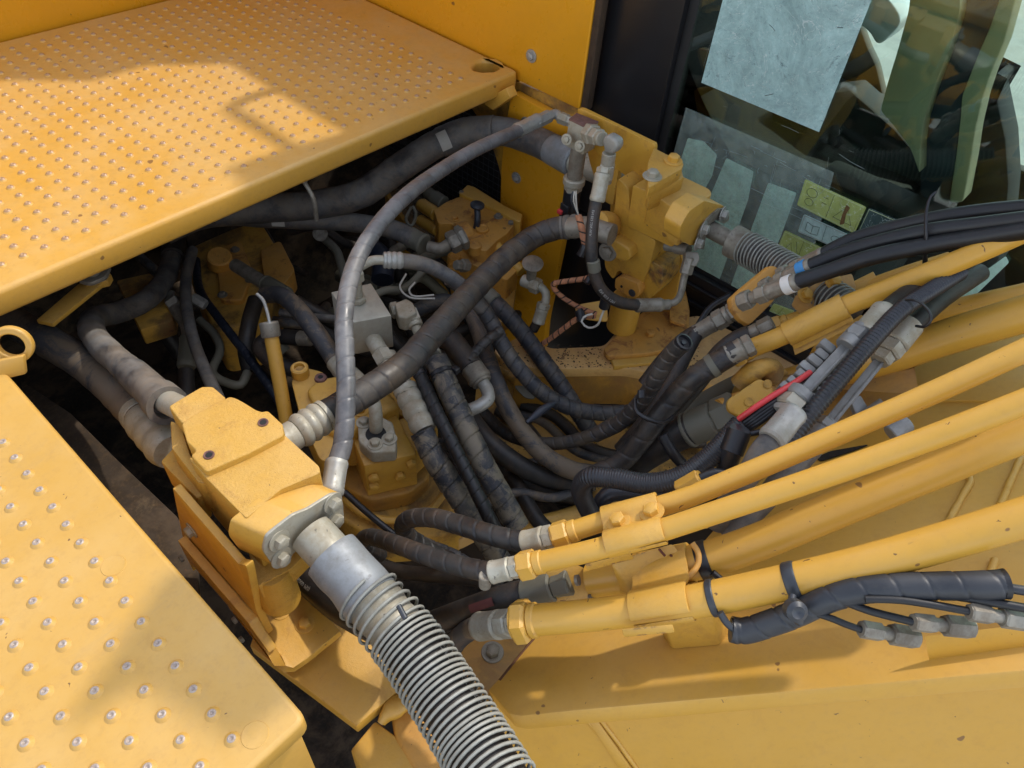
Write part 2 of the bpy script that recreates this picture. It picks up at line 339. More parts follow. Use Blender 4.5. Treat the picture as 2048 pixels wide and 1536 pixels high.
M_HW = rubber('mud_banded_guard', (.024, .028, .038), .5, (.15, .155, .18), band=.45, tanamt=.7, tan=(.34, .28, .19), pitch=.026, patches=.35, scale=16); M_HW2 = rubber('mud_banded_thin_guard', (.024, .028, .038), .45, (.12, .125, .15), band=.3, tanamt=.35, tan=(.27, .22, .16), pitch=.02, patches=.25, scale=18)
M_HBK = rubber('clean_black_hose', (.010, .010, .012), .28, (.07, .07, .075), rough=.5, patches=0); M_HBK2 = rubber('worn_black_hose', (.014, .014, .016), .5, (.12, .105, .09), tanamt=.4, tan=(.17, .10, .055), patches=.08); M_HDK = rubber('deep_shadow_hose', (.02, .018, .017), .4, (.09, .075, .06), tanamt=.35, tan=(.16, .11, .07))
M_CON = rubber('corrugated_conduit_plastic', (.03, .032, .04), .35, (.12, .125, .14), rough=.4); M_BLUEH = rubber('blue_black_hose', (.012, .018, .035), .3, (.06, .07, .1)); M_GCON = rubber('gray_green_sleeve', (.20, .19, .14), .5, (.34, .31, .24), rough=.6)
M_ZN = metal('zinc_plated_steel', (.50, .49, .45), .46, .5, (.30, .26, .19), .55, .5); M_ZNT = metal('tan_stained_zinc', (.50, .47, .38), .5, .75, (.36, .29, .18), .35, .7, 26); M_ZNB = metal('blue_gray_sleeve', (.34, .36, .375), .5, .9, (.19, .18, .16), .3, .35, 11); M_ZND = metal('dirty_zinc', (.36, .33, .27), .5, .8, (.17, .125, .08), .5, .5)
M_AL = metal('cast_aluminium', (.33, .33, .32), .5, .4, (.22, .21, .19), .55, .2); M_SPR = metal('spring_wire', (.42, .42, .37), .6, .75, (.30, .29, .24), .3, .3, 30); M_ALB = metal('machined_aluminium_block', (.50, .48, .40), .45, .45, (.36, .32, .24), .4, .05)
M_TIP = metal('bare_worn_metal', (.50, .42, .36), .5, .8, (.34, .22, .15), .3, .5, 200); M_YB = yellow('painted_bolt', .5, rough=.45, chips=0, rust=.2)
M_BLK = plain('black_paint', (.012, .012, .014), .28); M_BLKM = plain('matt_black', (.01, .01, .011), .7, var=.6); M_TIE = plain('gray_nylon', (.030, .034, .042), .42); M_TIEB = plain('black_nylon', (.014, .014, .017), .4)
M_ORG = plain('orange_braid', (.46, .19, .09), .8, var=.5, scale=120); M_WHT = plain('white_wire', (.55, .52, .45), .5); M_RED = plain('red_plastic', (.62, .045, .05), .4); M_BLUE = plain('blue_tape', (.05, .28, .62), .45); M_WTAPE = plain('white_tape', (.72, .70, .66), .6)
M_RSTB = metal('reddish_brown_oxide', (.22, .11, .09), .6, .8, (.16, .07, .06), .2, .2, 60); M_PRINT = plain('pale_print', (.42, .40, .36), .7, var=.6, scale=200); M_DIRT = plain('oily_dirt', (.018, .013, .009), .95, var=.8, scale=80); M_INK = plain('dark_ink', (.04, .05, .03), .7, var=0)
M_LBL = plain('paper_label', (.45, .42, .36), .7)
# ================================================================== setting
g = prism([Vector((-60, -60, -2.6)), Vector((60, -60, -2.6)), Vector((60, 60, -2.6)), Vector((-60, 60, -2.6))], (0, 0, -.2))
s_ = NT('pale_concrete'); c_ = s_.mix(s_.ramp(s_.noise(2.5, 8, .7), .3, .7), (.43, .415, .37), (.31, .30, .265)); c_ = s_.mix(s_.ramp(s_.noise(9, 6, .8, dist=2), .5, .62, 0, .5), c_, (.36, .35, .31)); setc(s_, c_, .85)
single('ground', g, s_.m, kind='structure')

def box(x0, x1, y0, y1, z0, z1, bev=.004):
    return prism([Vector((x0, y0, z1)), Vector((x1, y0, z1)), Vector((x1, y1, z1)), Vector((x0, y1, z1))], (0, 0, z0 - z1), bev)
# ---- chassis that carries everything in the bay
fr = thing('machine_frame', 'grimy yellow steel chassis floor and beams seen deep between the hoses', 'chassis', (.9, .9, -1.15)); fr['kind'] = 'structure'
del fr['category']
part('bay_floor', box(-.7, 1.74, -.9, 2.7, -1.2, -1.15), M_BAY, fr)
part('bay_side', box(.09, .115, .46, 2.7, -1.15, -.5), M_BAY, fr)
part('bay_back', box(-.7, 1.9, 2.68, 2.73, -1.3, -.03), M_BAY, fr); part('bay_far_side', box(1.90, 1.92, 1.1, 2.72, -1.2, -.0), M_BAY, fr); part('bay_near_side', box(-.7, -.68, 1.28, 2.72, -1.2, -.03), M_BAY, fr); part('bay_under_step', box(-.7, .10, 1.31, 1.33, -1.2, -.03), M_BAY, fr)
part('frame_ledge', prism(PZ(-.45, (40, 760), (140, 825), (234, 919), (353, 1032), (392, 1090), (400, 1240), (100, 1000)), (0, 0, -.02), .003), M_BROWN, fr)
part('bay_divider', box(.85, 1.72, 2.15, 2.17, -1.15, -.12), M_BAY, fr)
# cross member in front of the bay, light edge and darker sheet below
cm = PZ(-.50, (985, 700), (1040, 672), (1064, 675), (1100, 697), (1208, 692), (1240, 655), (1400, 630), (1520, 690), (1700, 700), (1720, 800), (1560, 800), (1420, 768), (1250, 736), (1080, 738), (1010, 724))
part('cross_member', prism(rnd(cm, .02), (0, 0, -.035), .003), M_YPALE, fr)
fl = PZ(-.72, (960, 700), (1250, 730), (1420, 760), (1750, 800), (1700, 1000), (1250, 1080), (940, 900)); part('floor_sheet', prism(fl, (0, 0, -.02), .003), M_YGRIME, fr)
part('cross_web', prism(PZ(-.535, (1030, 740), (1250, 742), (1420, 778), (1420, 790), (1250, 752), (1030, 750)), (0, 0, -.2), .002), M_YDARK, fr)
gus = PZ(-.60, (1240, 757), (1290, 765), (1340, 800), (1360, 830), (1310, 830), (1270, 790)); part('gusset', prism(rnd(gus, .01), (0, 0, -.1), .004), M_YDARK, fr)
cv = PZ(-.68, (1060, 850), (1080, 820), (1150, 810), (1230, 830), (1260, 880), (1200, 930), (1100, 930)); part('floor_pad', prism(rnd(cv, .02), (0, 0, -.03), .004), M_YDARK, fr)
wp = Z(1100, 840, -.69); part('wiring_run', tube([Z(1095, 805, -.68), Z(1150, 850, -.68), Z(1210, 900, -.68)], .005, 8), M_YGRIME, fr)
part('soil', (lambda: (lambda me: me)(prism(rnd(PZ(-.66, (1400, 800), (1440, 765), (1520, 750), (1500, 780), (1460, 800), (1420, 830)), .02), (0, 0, -.04), .006)))(), M_DIRT, fr)

# ---- loose dirt blades on the chassis
bm = bmesh.new()
for i in range(900):
    px = random.gauss(1455, 26), random.gauss(785, 17); P = Z(px[0], px[1], -.645); a = random.uniform(0, 6.28); L = random.uniform(.004, .016); q = Vector((math.cos(a), math.sin(a), random.uniform(-.1, .9))) * L
    t = Vector((-math.sin(a), math.cos(a), 0)) * .0012; vs = [bm.verts.new(P - t), bm.verts.new(P + t), bm.verts.new(P + q)]; bm.faces.new(vs)
me = bpy.data.meshes.new('m'); bm.to_mesh(me); bm.free()
single('oily_debris', me, M_DIRT, 'black oily grass and dirt caught beside the hose fittings', 'debris', kind='stuff')

# ================================================================== tread plates
def stud_mesh(deckstud=False):
    pr = [(.0, .0102), (.0008, .0094), (.0028, .0076), (.0047, .0056), (.0056, .0040), (.0056, .0029), (.0042, .0018), (.0038, .0001)]
    me = revolve(Vector((0, 0, 0)), VZ, pr, 16, ang=75); me.materials.append(M_YSTEP); me.materials.append(M_TIP)
    for p in me.polygons:
        if p.center.z > .0050 or (p.center.z > .0030 and (p.center.xy.length < .0034)): p.material_index = 1
        elif p.center.z > .0036: p.material_index = 1 if deckstud else 0
        if p.center.z < .0001: p.material_index = 0
    return me
STUD = stud_mesh(); STUD2 = stud_mesh(True); M_SCUF = yellow('scuffed_stud_paint', .3, chips=0, rough=.32, base=(.36, .21, .10), dust_sheen=(.42, .27, .16)); STUD2.materials[0] = M_YDECK; STUD2.materials[1] = M_SCUF
def studs(root, grid, mesh):
    ps = []
    for x, y in grid: P_ = np.array([x, y, 0]) - CAM; d_ = P_ @ FW; uu = 1024 + FPX * (P_ @ RT) / d_; vv = 768 - FPX * (P_ @ UP) / d_; ps.append((d_ + (0 if -12 < uu < 2060 and -12 < vv < 1548 else 100), x, y))
    ps.sort(); I = Matrix.Identity(3)
    for k, (d_, x, y) in enumerate(ps[:300]):
        inst('tread_stud', mesh, (x, y, 0.0), Matrix.Rotation(random.uniform(0, 6.28), 3, 'Z'), root)
    if len(ps) > 300:
        bm = bmesh.new()
        for d_, x, y in ps[300:]:
            n0 = len(bm.verts); bm.from_mesh(mesh); bm.verts.ensure_lookup_table()
            for v in bm.verts[n0:]: v.co += Vector((x, y, 0))
        me = bpy.data.meshes.new('m'); bm.to_mesh(me); bm.free(); finish(me, 75); part('far_tread_studs', me, [mesh.materials[0], mesh.materials[1]], root, kind='stuff')
# lower access step
st = thing('access_step', 'yellow studded step box at the lower left corner, nearest the camera', 'step', (-.25, .8, -.3))
top = [Vector(p) for p in ((-.75, .368, 0), (.110, .368, 0), (.104, 1.29, 0), (-.75, 1.29, 0))]
part('tread_plate', sheet(rnd(top, .016, 5), [], .042, (0, 0, 1), .0075), M_YSTEP, st)
part('step_box', box(-.7, .085, .392, 1.27, -.42, -.044), M_YSTEP, st)
part('step_riser', box(.0, .0985, .380, .391, -.42, -.044, .002), M_YSTEP, st)
gr = []
for i in range(-12, 1):
    for j in range(0, 21):
        x = .030 + .0437 * i + .0003 * j; y = .4145 + .0437 * j + (0 if i % 2 == 0 else 0)
        gr.append((x, y))
studs(st, gr, STUD)
for (u, v) in ((227, 1132), (510, 1470)):
    part('weld_spot', revolve(Z(u, v, -.0002), VZ, [(0, .0175), (.0011, .0165), (.0006, .013), (.0013, .006), (.0013, .0002)], 24), M_YSTEP, st)
# lifting eye
ey = thing('lifting_eye', 'yellow round lifting eye at the left edge above the step', 'lifting eye', Z(20, 750, -.01))
eo = [Y(u, v, 1.17) for u, v in ()]; ec = Z(22, 692, .035); n_ = (Vector(CAM) - ec); n_ = Vector((-.55, -.75, .35)).normalized()
ro = rp(78, ec); part('eye_ring', sheet(ring3(ec, n_, ro, 36), [ring3(ec, n_, ro * .62, 30)], .014, n_, .003), M_YSTEP, ey)
part('eye_foot', prism([ec + Vector((-.03, -.0, -.012)), ec + Vector((.012, -.02, -.012)), ec + Vector((.0, -.02, -.05)), ec + Vector((-.05, -.0, -.05))], n_ * .012, .002), M_YSTEP, ey)

# upper deck
dk = thing('deck_plate', 'large yellow studded walkway plate filling the upper left', 'walkway plate', (.7, 2.0, -.06))
top = [Vector(p) for p in ((-.6, 1.452, 0), (1.712, 1.452, 0), (1.712, 2.56, 0), (-.6, 2.56, 0))]
def slot(u0, v0, u1, v1, r):
    a, b = Z(u0, v0, 0), Z(u1, v1, 0); d = (b - a).normalized(); n = Vector((-d.y, d.x, 0)); o = []
    for k in range(9): q = -math.pi / 2 + math.pi * k / 8; o.append(b + d * r * math.cos(q) * .8 + n * r * math.sin(q))
    for k in range(9): q = math.pi / 2 + math.pi * k / 8; o.append(a + d * r * math.cos(q) * .8 + n * r * math.sin(q))
    return o
part('tread_plate', sheet(rnd(top, .02, 5), [PZ(0, (945, 133), (952, 124), (968, 120), (988, 121), (998, 127), (1000, 135), (986, 142), (964, 143), (949, 140)), slot(690, -8, 712, -10, .03)], .060, (0, 0, 1), .011), M_YDECK, dk)
gr = []
for i in range(-16, 30):
    for j in range(0, 23):
        x = .268 + .0437 * i; y = 1.5275 + .0437 * j
        if y > 2.50 or x > 1.60 or (x > 1.5 and 1.7 < y < 1.9 and x > 1.62): continue
        gr.append((x, y))
studs(dk, gr, STUD2)
part('lip_bracket', prism([X(968, 200, 1.62), X(1012, 176, 1.62), X(1021, 196, 1.62), X(985, 221, 1.62), X(969, 209, 1.62)], (.035, 0, 0), .003), M_YDECK, dk)
part('slot_liner', box(1.55, 1.64, 1.50, 1.58, -.085, -.078), M_YDARK, dk); bolt(Z(968, 143, -.077), VZ, .009, M_ZN, dk)
part('deck_lug', cyl(Z(606, 357, -.08), (-.3, -1, .2), .012, .010), M_ZND, dk)
part('lug_strap', tube([Z(606, 360, -.08), Z(626, 395, -.12), Z(633, 440, -.2)], .006, 8), M_ZND, dk)

# hood side behind the deck
hd = thing('engine_hood', 'plain dark yellow hood side behind the walkway plate, top left corner', 'engine hood', (.5, 2.6, 0))
part('hood_side', box(-.9, 1.70, 2.575, 2.62, -.06, 1.25, .01), M_YWALL, hd)
hp = [Vector(p) for p in ((1.966, 1.88, 1.25), (1.78, 2.02, 1.25), (1.62, 2.02, 1.25), (1.45, 2.17, 1.25), (.9, 2.28, 1.25), (.3, 2.42, 1.25), (-.9, 2.5, 1.25), (-.9, 2.62, 1.25), (2.0, 2.62, 1.25))]  # unseen overhang, outline shaped to throw shade over the back of the deck
part('hood_shade_top', prism(hp, (0, 0, -.04), .01), M_YWALL, hd)
# ---- tall body panel at the right of the deck
bp = thing('body_panel', 'tall smooth yellow body panel beside the cab with one round headed bolt', 'body panel', (1.74, 1.9, -.03))
part('panel', prism(rnd([Vector(p) for p in ((1.72, 1.213, -.035), (1.72, 2.62, -.035), (1.72, 2.62, .90), (1.72, 1.213, .90))], .01), (.035, 0, 0), .005), M_YWALL, bp)
part('added_shade_corner', box(1.722, 1.77, 1.214, 1.39, .905, 1.36), M_YWALL, bp)  # added raised corner, out of view, shading the right end of the deck
part('weather_strip', prism([Vector(p) for p in ((1.722, 1.188, -.03), (1.722, 1.212, -.03), (1.722, 1.212, .9), (1.722, 1.188, .9))], (.03, 0, 0), .004), plain('dusty_rubber_seal', (.06, .035, .018), .8, var=.8, scale=40), bp)
bolt(X(1063, 112, 1.7195), -VX, .0125, M_ZN, bp, low=True)
hr = thing('handrail', 'handrail loop above the body panel beside the walkway', 'handrail', (1.72, 1.7, .9))
part('rail_tube', tube([Vector(p) for p in ((1.735, 1.70, .88), (1.70, 1.70, .98), (1.665, 1.675, 1.02), (1.66, 1.60, 1.02), (1.66, 1.3, 1.02), (1.66, 1.2, 1.02))], .020, 12), M_YPIPE, hr)
# lower body panel
lp = thing('lower_panel', 'flat yellow lower panel with two flange bolts beside the black cab wall', 'body panel', (1.70, 1.35, -1.0))
lo = PX(1.70, (1023, 185), (1010, 260), (1003, 330), (1001, 400), (990, 560), (950, 700), (1086, 700), (1092, 640), (1131, 450), (1165, 262))
part('panel', prism(rnd(lo, .012), (.03, 0, 0), .004), M_YWALL, lp)
bolt(X(1033, 355, 1.6995), -VX, .0125, M_ZN, lp, low=True); bolt(X(1052, 246, 1.6995), -VX, .0125, M_ZN, lp, low=True)
part('panel_flange', prism(PX(1.735, (1022, 160), (1160, 215), (1175, 262), (1024, 200)), (.02, 0, 0), .002), M_YGRIME, lp)
# fan shroud
fs = thing('fan_shroud', 'dark round fan opening with wire guard under the walkway lip', 'fan shroud', (1.745, 1.8, -.9))
fc = X(862, 335, 1.745); fr_ = (X(1000, 345, 1.745) - fc).length
outer = PX(1.745, (700, 120), (1040, 120), (1030, 560), (900, 600), (560, 520))
part('shroud_plate', sheet(outer, [ring3(fc, -VX, fr_, 48)], .02, (-1, 0, 0), .002), M_YGRIME, fs)
part('fan_void', revolve(fc + VX * .12, -VX, [(0, fr_ * 1.05), (.01, fr_ * 1.05)], 40), M_BLKM, fs)
bm_ = []
for k in range(-14, 15):
    o_ = fr_ * k / 14.5; hh_ = math.sqrt(max(fr_ ** 2 - o_ ** 2, 1e-4))
    bm_.append(tube([fc + VX * .04 + Vector((0, o_, -hh_)), fc + VX * .04 + Vector((0, o_, hh_))], .0012, 5, step=1, cap=False)); bm_.append(tube([fc + VX * .043 + Vector((0, -hh_, o_)), fc + VX * .043 + Vector((0, hh_, o_))], .0012, 5, step=1, cap=False))
part('wire_guard', join(*bm_), M_TIE, fs, kind='stuff')
for k in range(7):
    a = k * .9; dd = Vector((0, math.cos(a), math.sin(a))); q = dd.cross(VX)
    part('fan_blade', prism([fc + VX * .07 + dd * .06 - q * .03, fc + VX * .07 + dd * fr_ * .93 - q * .07, fc + VX * .09 + dd * fr_ * .93 + q * .06, fc + VX * .09 + dd * .06 + q * .03], (.004, 0, 0), .001), M_BLKM, fs)

# ================================================================== cab
cb = thing('cab', 'black operator cab with a large taped side window and seat inside', 'cab', (2.4, .3, -1.2))
XC = 1.77
part('side_pillar', prism(rnd([Vector(p) for p in ((XC, .972, -.395), (XC, 1.27, -.395), (XC, 1.27, 1.35), (XC, .972, 1.35))], .012), (.08, 0, 0), .008), M_BLK, cb)
part('side_wall', prism([Vector(p) for p in ((XC, -1.2, -1.3), (XC, 1.27, -1.3), (XC, 1.27, -.40), (XC, -1.2, -.40))], (.06, 0, 0), .006), M_BLK, cb)
for z0, dx in ((-.445, .012), (-.50, .016), (-.60, .010)): part('sill_rib', prism([Vector(p) for p in ((XC - dx, -1.2, z0), (XC - dx, .95, z0), (XC - dx, .95, z0 + .014), (XC - dx, -1.2, z0 + .014))], (dx, 0, 0), .004), M_BLK, cb)
part('rear_wall', box(XC + .08, 3.2, 1.2, 1.27, -1.3, 1.35), M_BLKM, cb)
part('cab_floor', box(XC + .06, 3.2, -1.2, 1.2, -1.3, -1.0), M_BLKM, cb)
part('roof', sheet([Vector((XC, -1.2, 1.45)), Vector((3.25, -1.2, 1.45)), Vector((3.25, 1.3, 1.45)), Vector((XC, 1.3, 1.45))], [[Vector((2.55, -.5, 1.45)), Vector((3.0, -.5, 1.45)), Vector((3.0, .9, 1.45)), Vector((2.55, .9, 1.45))]], .1, (0, 0, 1), .004), M_YWALL, cb)
part('far_door_sill', box(3.17, 3.22, -1.2, 1.2, -1.0, -.35), M_BLKM, cb)
part('front_post', box(3.16, 3.22, -.02, .05, -.35, 1.35), M_BLK, cb)
gl = NT('tinted_glass'); tr = gl.n('BsdfTransparent'); tr.inputs[0].default_value = (.74, .87, .82, 1); go = gl.n('BsdfGlossy'); go.inputs['Roughness'].default_value = .0; fz = gl.n('Fresnel'); fz.inputs[0].default_value = 1.75
mx = gl.n('MixShader'); gl.l(fz.outputs[0], mx.inputs[0]); gl.l(tr.outputs[0], mx.inputs[1]); gl.l(go.outputs[0], mx.inputs[2]); gl.l(mx.outputs[0], gl.t.nodes['Material Output'].inputs[0])
XG = 1.795
part('window_pane', prism([Vector(p) for p in ((XG, -1.15, -.40), (XG, .97, -.40), (XG, .97, 1.34), (XG, -1.15, 1.34))], (.006, 0, 0)), gl.m, cb)
part('window_seal', prism([Vector(p) for p in ((XG - .004, .945, -.40), (XG - .004, .972, -.40), (XG - .004, .972, 1.34), (XG - .004, .945, 1.34))], (.012, 0, 0), .002), M_BLKM, cb)
part('bottom_seal', prism([Vector(p) for p in ((XG - .004, -1.15, -.405), (XG - .004, .97, -.405), (XG - .004, .97, -.385), (XG - .004, -1.15, -.385))], (.012, 0, 0), .002), M_BLKM, cb)

def film(name, col, alpha, rough=.35, scr=.5, streak=60):
    col = tuple(x * .62 for x in col)
    s = NT(name); v = s.noise(6, 8, .75, dist=1.2); c = s.mix(s.ramp(v, .25, .75), tuple(x * .72 for x in col), tuple(min(1, x * 1.3 + .03) for x in col)); c = s.mix(s.ramp(s.noise(13, 8, .85, dist=2.5), .57, .66, 0, scr), c, (.10, .15, .17)); ln = s.mul(s.mul(s.noise(11, 2, .5, dist=4), .5, 'SUBTRACT'), 0, 'ADD'); ln = s.mul(ln, ln); c = s.mix(s.ramp(ln, .00006, .0, 0, .55), c, (.75, .85, .85)); l2 = s.mul(s.noise(16, 2, .5, dist=5), .47, 'SUBTRACT'); l2 = s.mul(l2, l2); c = s.mix(s.ramp(l2, .00004, .0, 0, .5 * scr), c, (.06, .08, .10))
    setc(s, c, rough); s.b.inputs['Alpha'].default_value = alpha; mp = s.noise(30, 6, .8); al = s.ramp(mp, .3, .7, alpha - .12, min(1, alpha + .05)); s.l(al, s.b.inputs['Alpha']); s.bump(s.noise(9, 5, .6), .3, .01); return s.m
F_BLUE = film('blue_plastic_sheet', (.60, .90, .90), .74, .12, .8); F_MINT = film('mint_paper_strip', (.78, 1.32, 1.05), .93, .5, .1); F_LIME = film('lime_decal', (.58, .72, .22), .95, .35, .05); F_SKY = film('light_blue_decal', (.62, .92, .88), .95, .35, 0.); F_TEAL = film('dark_teal_decal', (.05, .11, .11), .9); F_CLR = film('clear_tape', (.62, .80, .74), .24, .2, .0)
def decal(nm, mt, pts, lab, cat, off=.0015, r=.004, grp=None, th=.0008):
    o = PX(XG - off, *pts); return single(nm, prism(rnd(o, r, 3), (-th, 0, 0)), mt, lab, cat, grp)
bl = [X(1403, 165, XG - .002), X(1637, 267, XG - .002), X(1735, 2, XG - .002)]; bl[1].z = bl[0].z; top_z = .60; bs = [bl[0], bl[1], Vector((bl[0].x, bl[1].y, top_z)), Vector((bl[0].x, bl[0].y, top_z))]
single('plastic_sheet', prism(bs, (-.001, 0, 0)), F_BLUE, 'scuffed pale blue plastic sheet stuck on the upper cab window', 'plastic sheet')
single('clear_film', prism(PX(XG - .0032, (1372, 215), (1668, 345), (1590, 640), (1300, 480)), (-.0006, 0, 0)), F_CLR, 'scratched clear film patch across the middle of the cab window', 'film')
G_M = 'mint paper strips taped low on the cab window'
decal('paper_strip', F_MINT, [(1376, 276), (1408, 283), (1434, 310), (1424, 352), (1398, 400), (1345, 372)], 'short ragged mint strip at the upper left, above the casting', 'paper strip', grp=G_M)
decal('paper_strip', F_MINT, [(1453, 316), (1507, 343), (1496, 400), (1428, 590), (1330, 540), (1400, 440)], 'wide mint strip in the middle, partly behind the casting', 'paper strip', grp=G_M)
decal('paper_strip', F_MINT, [(1537, 365), (1593, 386), (1570, 450), (1500, 632), (1450, 604), (1480, 520)], 'mint strip on the right, touching the lime decals', 'paper strip', grp=G_M)
decal('paper_strip', F_MINT, [(1440, 575), (1560, 640), (1540, 660), (1350, 570), (1365, 545)], 'low mint strip lying along the window sill', 'paper strip', off=.003, grp=G_M)
decal('paper_strip', F_MINT, [(1945, 560), (2012, 512), (2018, 525), (1900, 640), (1800, 690), (1790, 660)], 'mint strip seen far right between the yellow pipes', 'paper strip', grp=G_M)
def boxed(nm, mt, pts, lab, edge, draws):
    t = thing(nm, lab, 'decal', X(*pts[2], XG)); P4 = PX(XG - .0035, *pts); part('decal_face', prism(rnd(P4, .005, 3), (-.0008, 0, 0)), mt, t)
    def at(a, b): return (P4[0] * (1 - a) + P4[1] * a) * (1 - b) + (P4[3] * (1 - a) + P4[2] * a) * b - VX * .0014
    part('border_line', tube(None, .0007, 5, cap=False, Q=np.array([list(q) for q in [at(.03, .05), at(.97, .05), at(.97, .95), at(.03, .95), at(.03, .05)]])), edge, t)
    part('divider_line', tube([at(.5, .05), at(.5, .95)], .0004, 5), M_INK, t)
    for dr in draws: part('printed_symbol', tube(None, .0005, 5, cap=False, Q=np.array([list(at(*q)) for q in dr])), M_INK, t)
    return t, at
LG = plain('pale_lime_edge', (.45, .55, .3), .5, var=0)
def circ(cx, cy, r): return [(cx + r * math.cos(k * .52) * .55, cy + r * math.sin(k * .52)) for k in range(13)]
t_, at = boxed('warning_decal', F_LIME, [(1611, 358), (1733, 414), (1709, 467), (1594, 410)], 'lime warning decal with a triangle and a rust run', LG, [[(.6, .8), (.75, .25), (.9, .8), (.6, .8)], circ(.17, .35, .16), circ(.17, .7, .13), [(.36, .3), (.44, .3)], [(.36, .5), (.44, .5)]])
part('rust_run', prism(rnd([at(.72, .2), at(.79, .25), at(.77, .5), at(.80, .85), at(.74, .95), at(.72, .6)], .003), (-.0006, 0, 0)), plain('rust_stain', (.16, .09, .03), .8, var=.6, scale=90), t_)
boxed('manual_decal', F_SKY, [(1608, 428), (1702, 471), (1692, 505), (1596, 463)], 'light blue decal with an open book symbol', M_SPR, [[(.12, .3), (.12, .75), (.25, .82), (.38, .75), (.38, .3), (.25, .38), (.12, .3)], [(.25, .38), (.25, .82)], circ(.75, .55, .18)])
boxed('hazard_decal', F_LIME, [(1570, 460), (1650, 498), (1636, 545), (1548, 512)], 'lime decal half hidden by the black hoses', LG, [[(.1, .8), (.25, .3), (.35, .7)], [(.35, .2), (.45, .6)]])
boxed('corner_decal', F_LIME, [(1548, 606), (1590, 622), (1572, 636), (1538, 622)], 'small lime decal by the sill under the hose fittings', LG, [])
boxed('dark_decal', F_TEAL, [(1738, 415), (1812, 447), (1790, 495), (1714, 466)], 'dark teal decal just above the black hoses', LG, [])
# scratches on the pane
sc = []
for k in range(85):
    u, v = random.uniform(1400, 1700), random.uniform(40, 600); a = random.choice([random.uniform(.3, .55), random.uniform(.3, .55), random.uniform(1.6, 2.0), random.uniform(0, 3.14)]); L = random.uniform(5, 60) if random.random() < .5 else random.uniform(3, 12); kx = random.uniform(-10, 10)
    if random.random() < .6: u = random.uniform(1380, 1660); v = 250 + (u - 1380) * .42 + random.uniform(-10, 90)
    sc.append(tube([X(u, v, XG - .0052), X(u + L * .5 * math.cos(a) + kx * .3, v + L * .5 * math.sin(a), XG - .0052), X(u + L * math.cos(a), v + L * math.sin(a), XG - .0052)], .00012 + .00022 * random.random() ** 2, 4, step=.01, cap=False))
scm = join(*sc); single('window_scratches', scm, plain('scratch_white', (.42, .52, .50), .5, var=.3), 'fine pale scratches and tape residue over the cab window', 'scratches', kind='stuff')
bk = []
for k in range(4):
    u, v = random.uniform(1440, 1680), random.uniform(5, 230)
    if X(u, v, XG).y < .57: continue
    a = random.uniform(-.6, 1.2); L = random.uniform(4, 22); bk.append(tube([X(u, v, XG - .0042), X(u + L * .5 * math.cos(a) + 1, v + L * .5 * math.sin(a), XG - .0042), X(u + L * math.cos(a), v + L * math.sin(a), XG - .0042)], .0004 + .0005 * random.random(), 4, step=.01, cap=False))
single('scuff_marks', join(*bk), M_TIE, 'short dark scuffs over the pale blue plastic sheet', 'scuffs', kind='stuff')

# inside the cab
khaki = rubber('khaki_fabric', (.55, .50, .30), .4, (.75, .68, .42), rough=.85); navy = rubber('navy_fabric', (.035, .05, .075), .3, (.07, .08, .10), rough=.85)
se = thing('operator_seat', 'khaki and navy operator seat seen through the cab glass', 'seat', X(1900, 380, 2.3))
def zz(x, y): return (1640 + .26 * x, .26 * y)
A_ = [zz(*p) for p in ((700, -60), (1075, -60), (1075, 90), (1045, 210), (985, 400), (870, 700), (795, 940), (770, 1130), (768, 1340), (730, 1230), (690, 1130), (560, 960), (465, 850), (520, 640), (600, 380), (680, 90))]
B_ = [zz(*p) for p in ((1390, -40), (1515, -40), (1415, 330), (1310, 580), (1250, 760), (1195, 1000), (1165, 1210), (1100, 1560), (990, 1560), (1045, 1200), (1080, 900), (1090, 740), (1160, 560), (1215, 420), (1310, 200))]
C_ = [zz(*p) for p in ((1060, -40), (1400, -40), (1310, 220), (1215, 430), (1160, 570), (1095, 740), (1080, 900), (1045, 1200), (990, 1600), (775, 1600), (768, 1130), (800, 940), (870, 700), (985, 400), (1060, 150))]
part('side_bolster', prism(rnd(PX(2.22, *A_), .012), (.07, 0, 0), .014, 3), khaki, se); part('side_bolster', prism(rnd(PX(2.24, *B_), .012), (.07, 0, 0), .014, 3), khaki, se)
part('seat_back', prism(rnd(PX(2.27, *C_), .01), (.10, 0, 0), .012, 3), navy, se)
D_ = [zz(*p) for p in ((1510, 0), (1420, 330), (1320, 580), (1400, 850), (1450, 1120), (1455, 1400), (1430, 1700), (1040, 1700), (1100, 1560), (1165, 1210), (1250, 760), (1310, 580), (1415, 330))]
part('seat_shell', prism(PX(2.36, (2005, 160), (1985, 150), (1997, 210), (2012, 280), (2018, 370), (2010, 460), (1700, 520), (1560, 400), (1540, 200), (1700, 180), (1790, 260), (1850, 330), (1900, 340)), (.12, 0, 0), .02), M_BLKM, se)
cn = thing('control_console', 'dark console and side frame low inside the cab', 'console', (2.3, .9, -.3))
part('console_body', box(2.05, 2.9, .35, 1.15, -1.0, -.15, .03), M_BLKM, cn); part('door_trim', prism(rnd(PX(2.9, (1560, -60), (1690, -60), (1715, 40), (1735, 95), (1752, 130), (1766, 190), (1800, 330), (1640, 420), (1500, 380), (1380, 260), (1400, -60)), .02), (.05, 0, 0), .01), plain('brown_interior_trim', (.09, .06, .025), .5, var=.8, scale=6), cn); part('arm_rest', box(2.1, 2.25, .05, .6, -.25, -.12, .02), M_BLKM, cn)
wb = thing('washer_bottle', 'silvery white rounded bottle behind the blue sheet in the cab', 'bottle', X(1760, 90, 2.6))
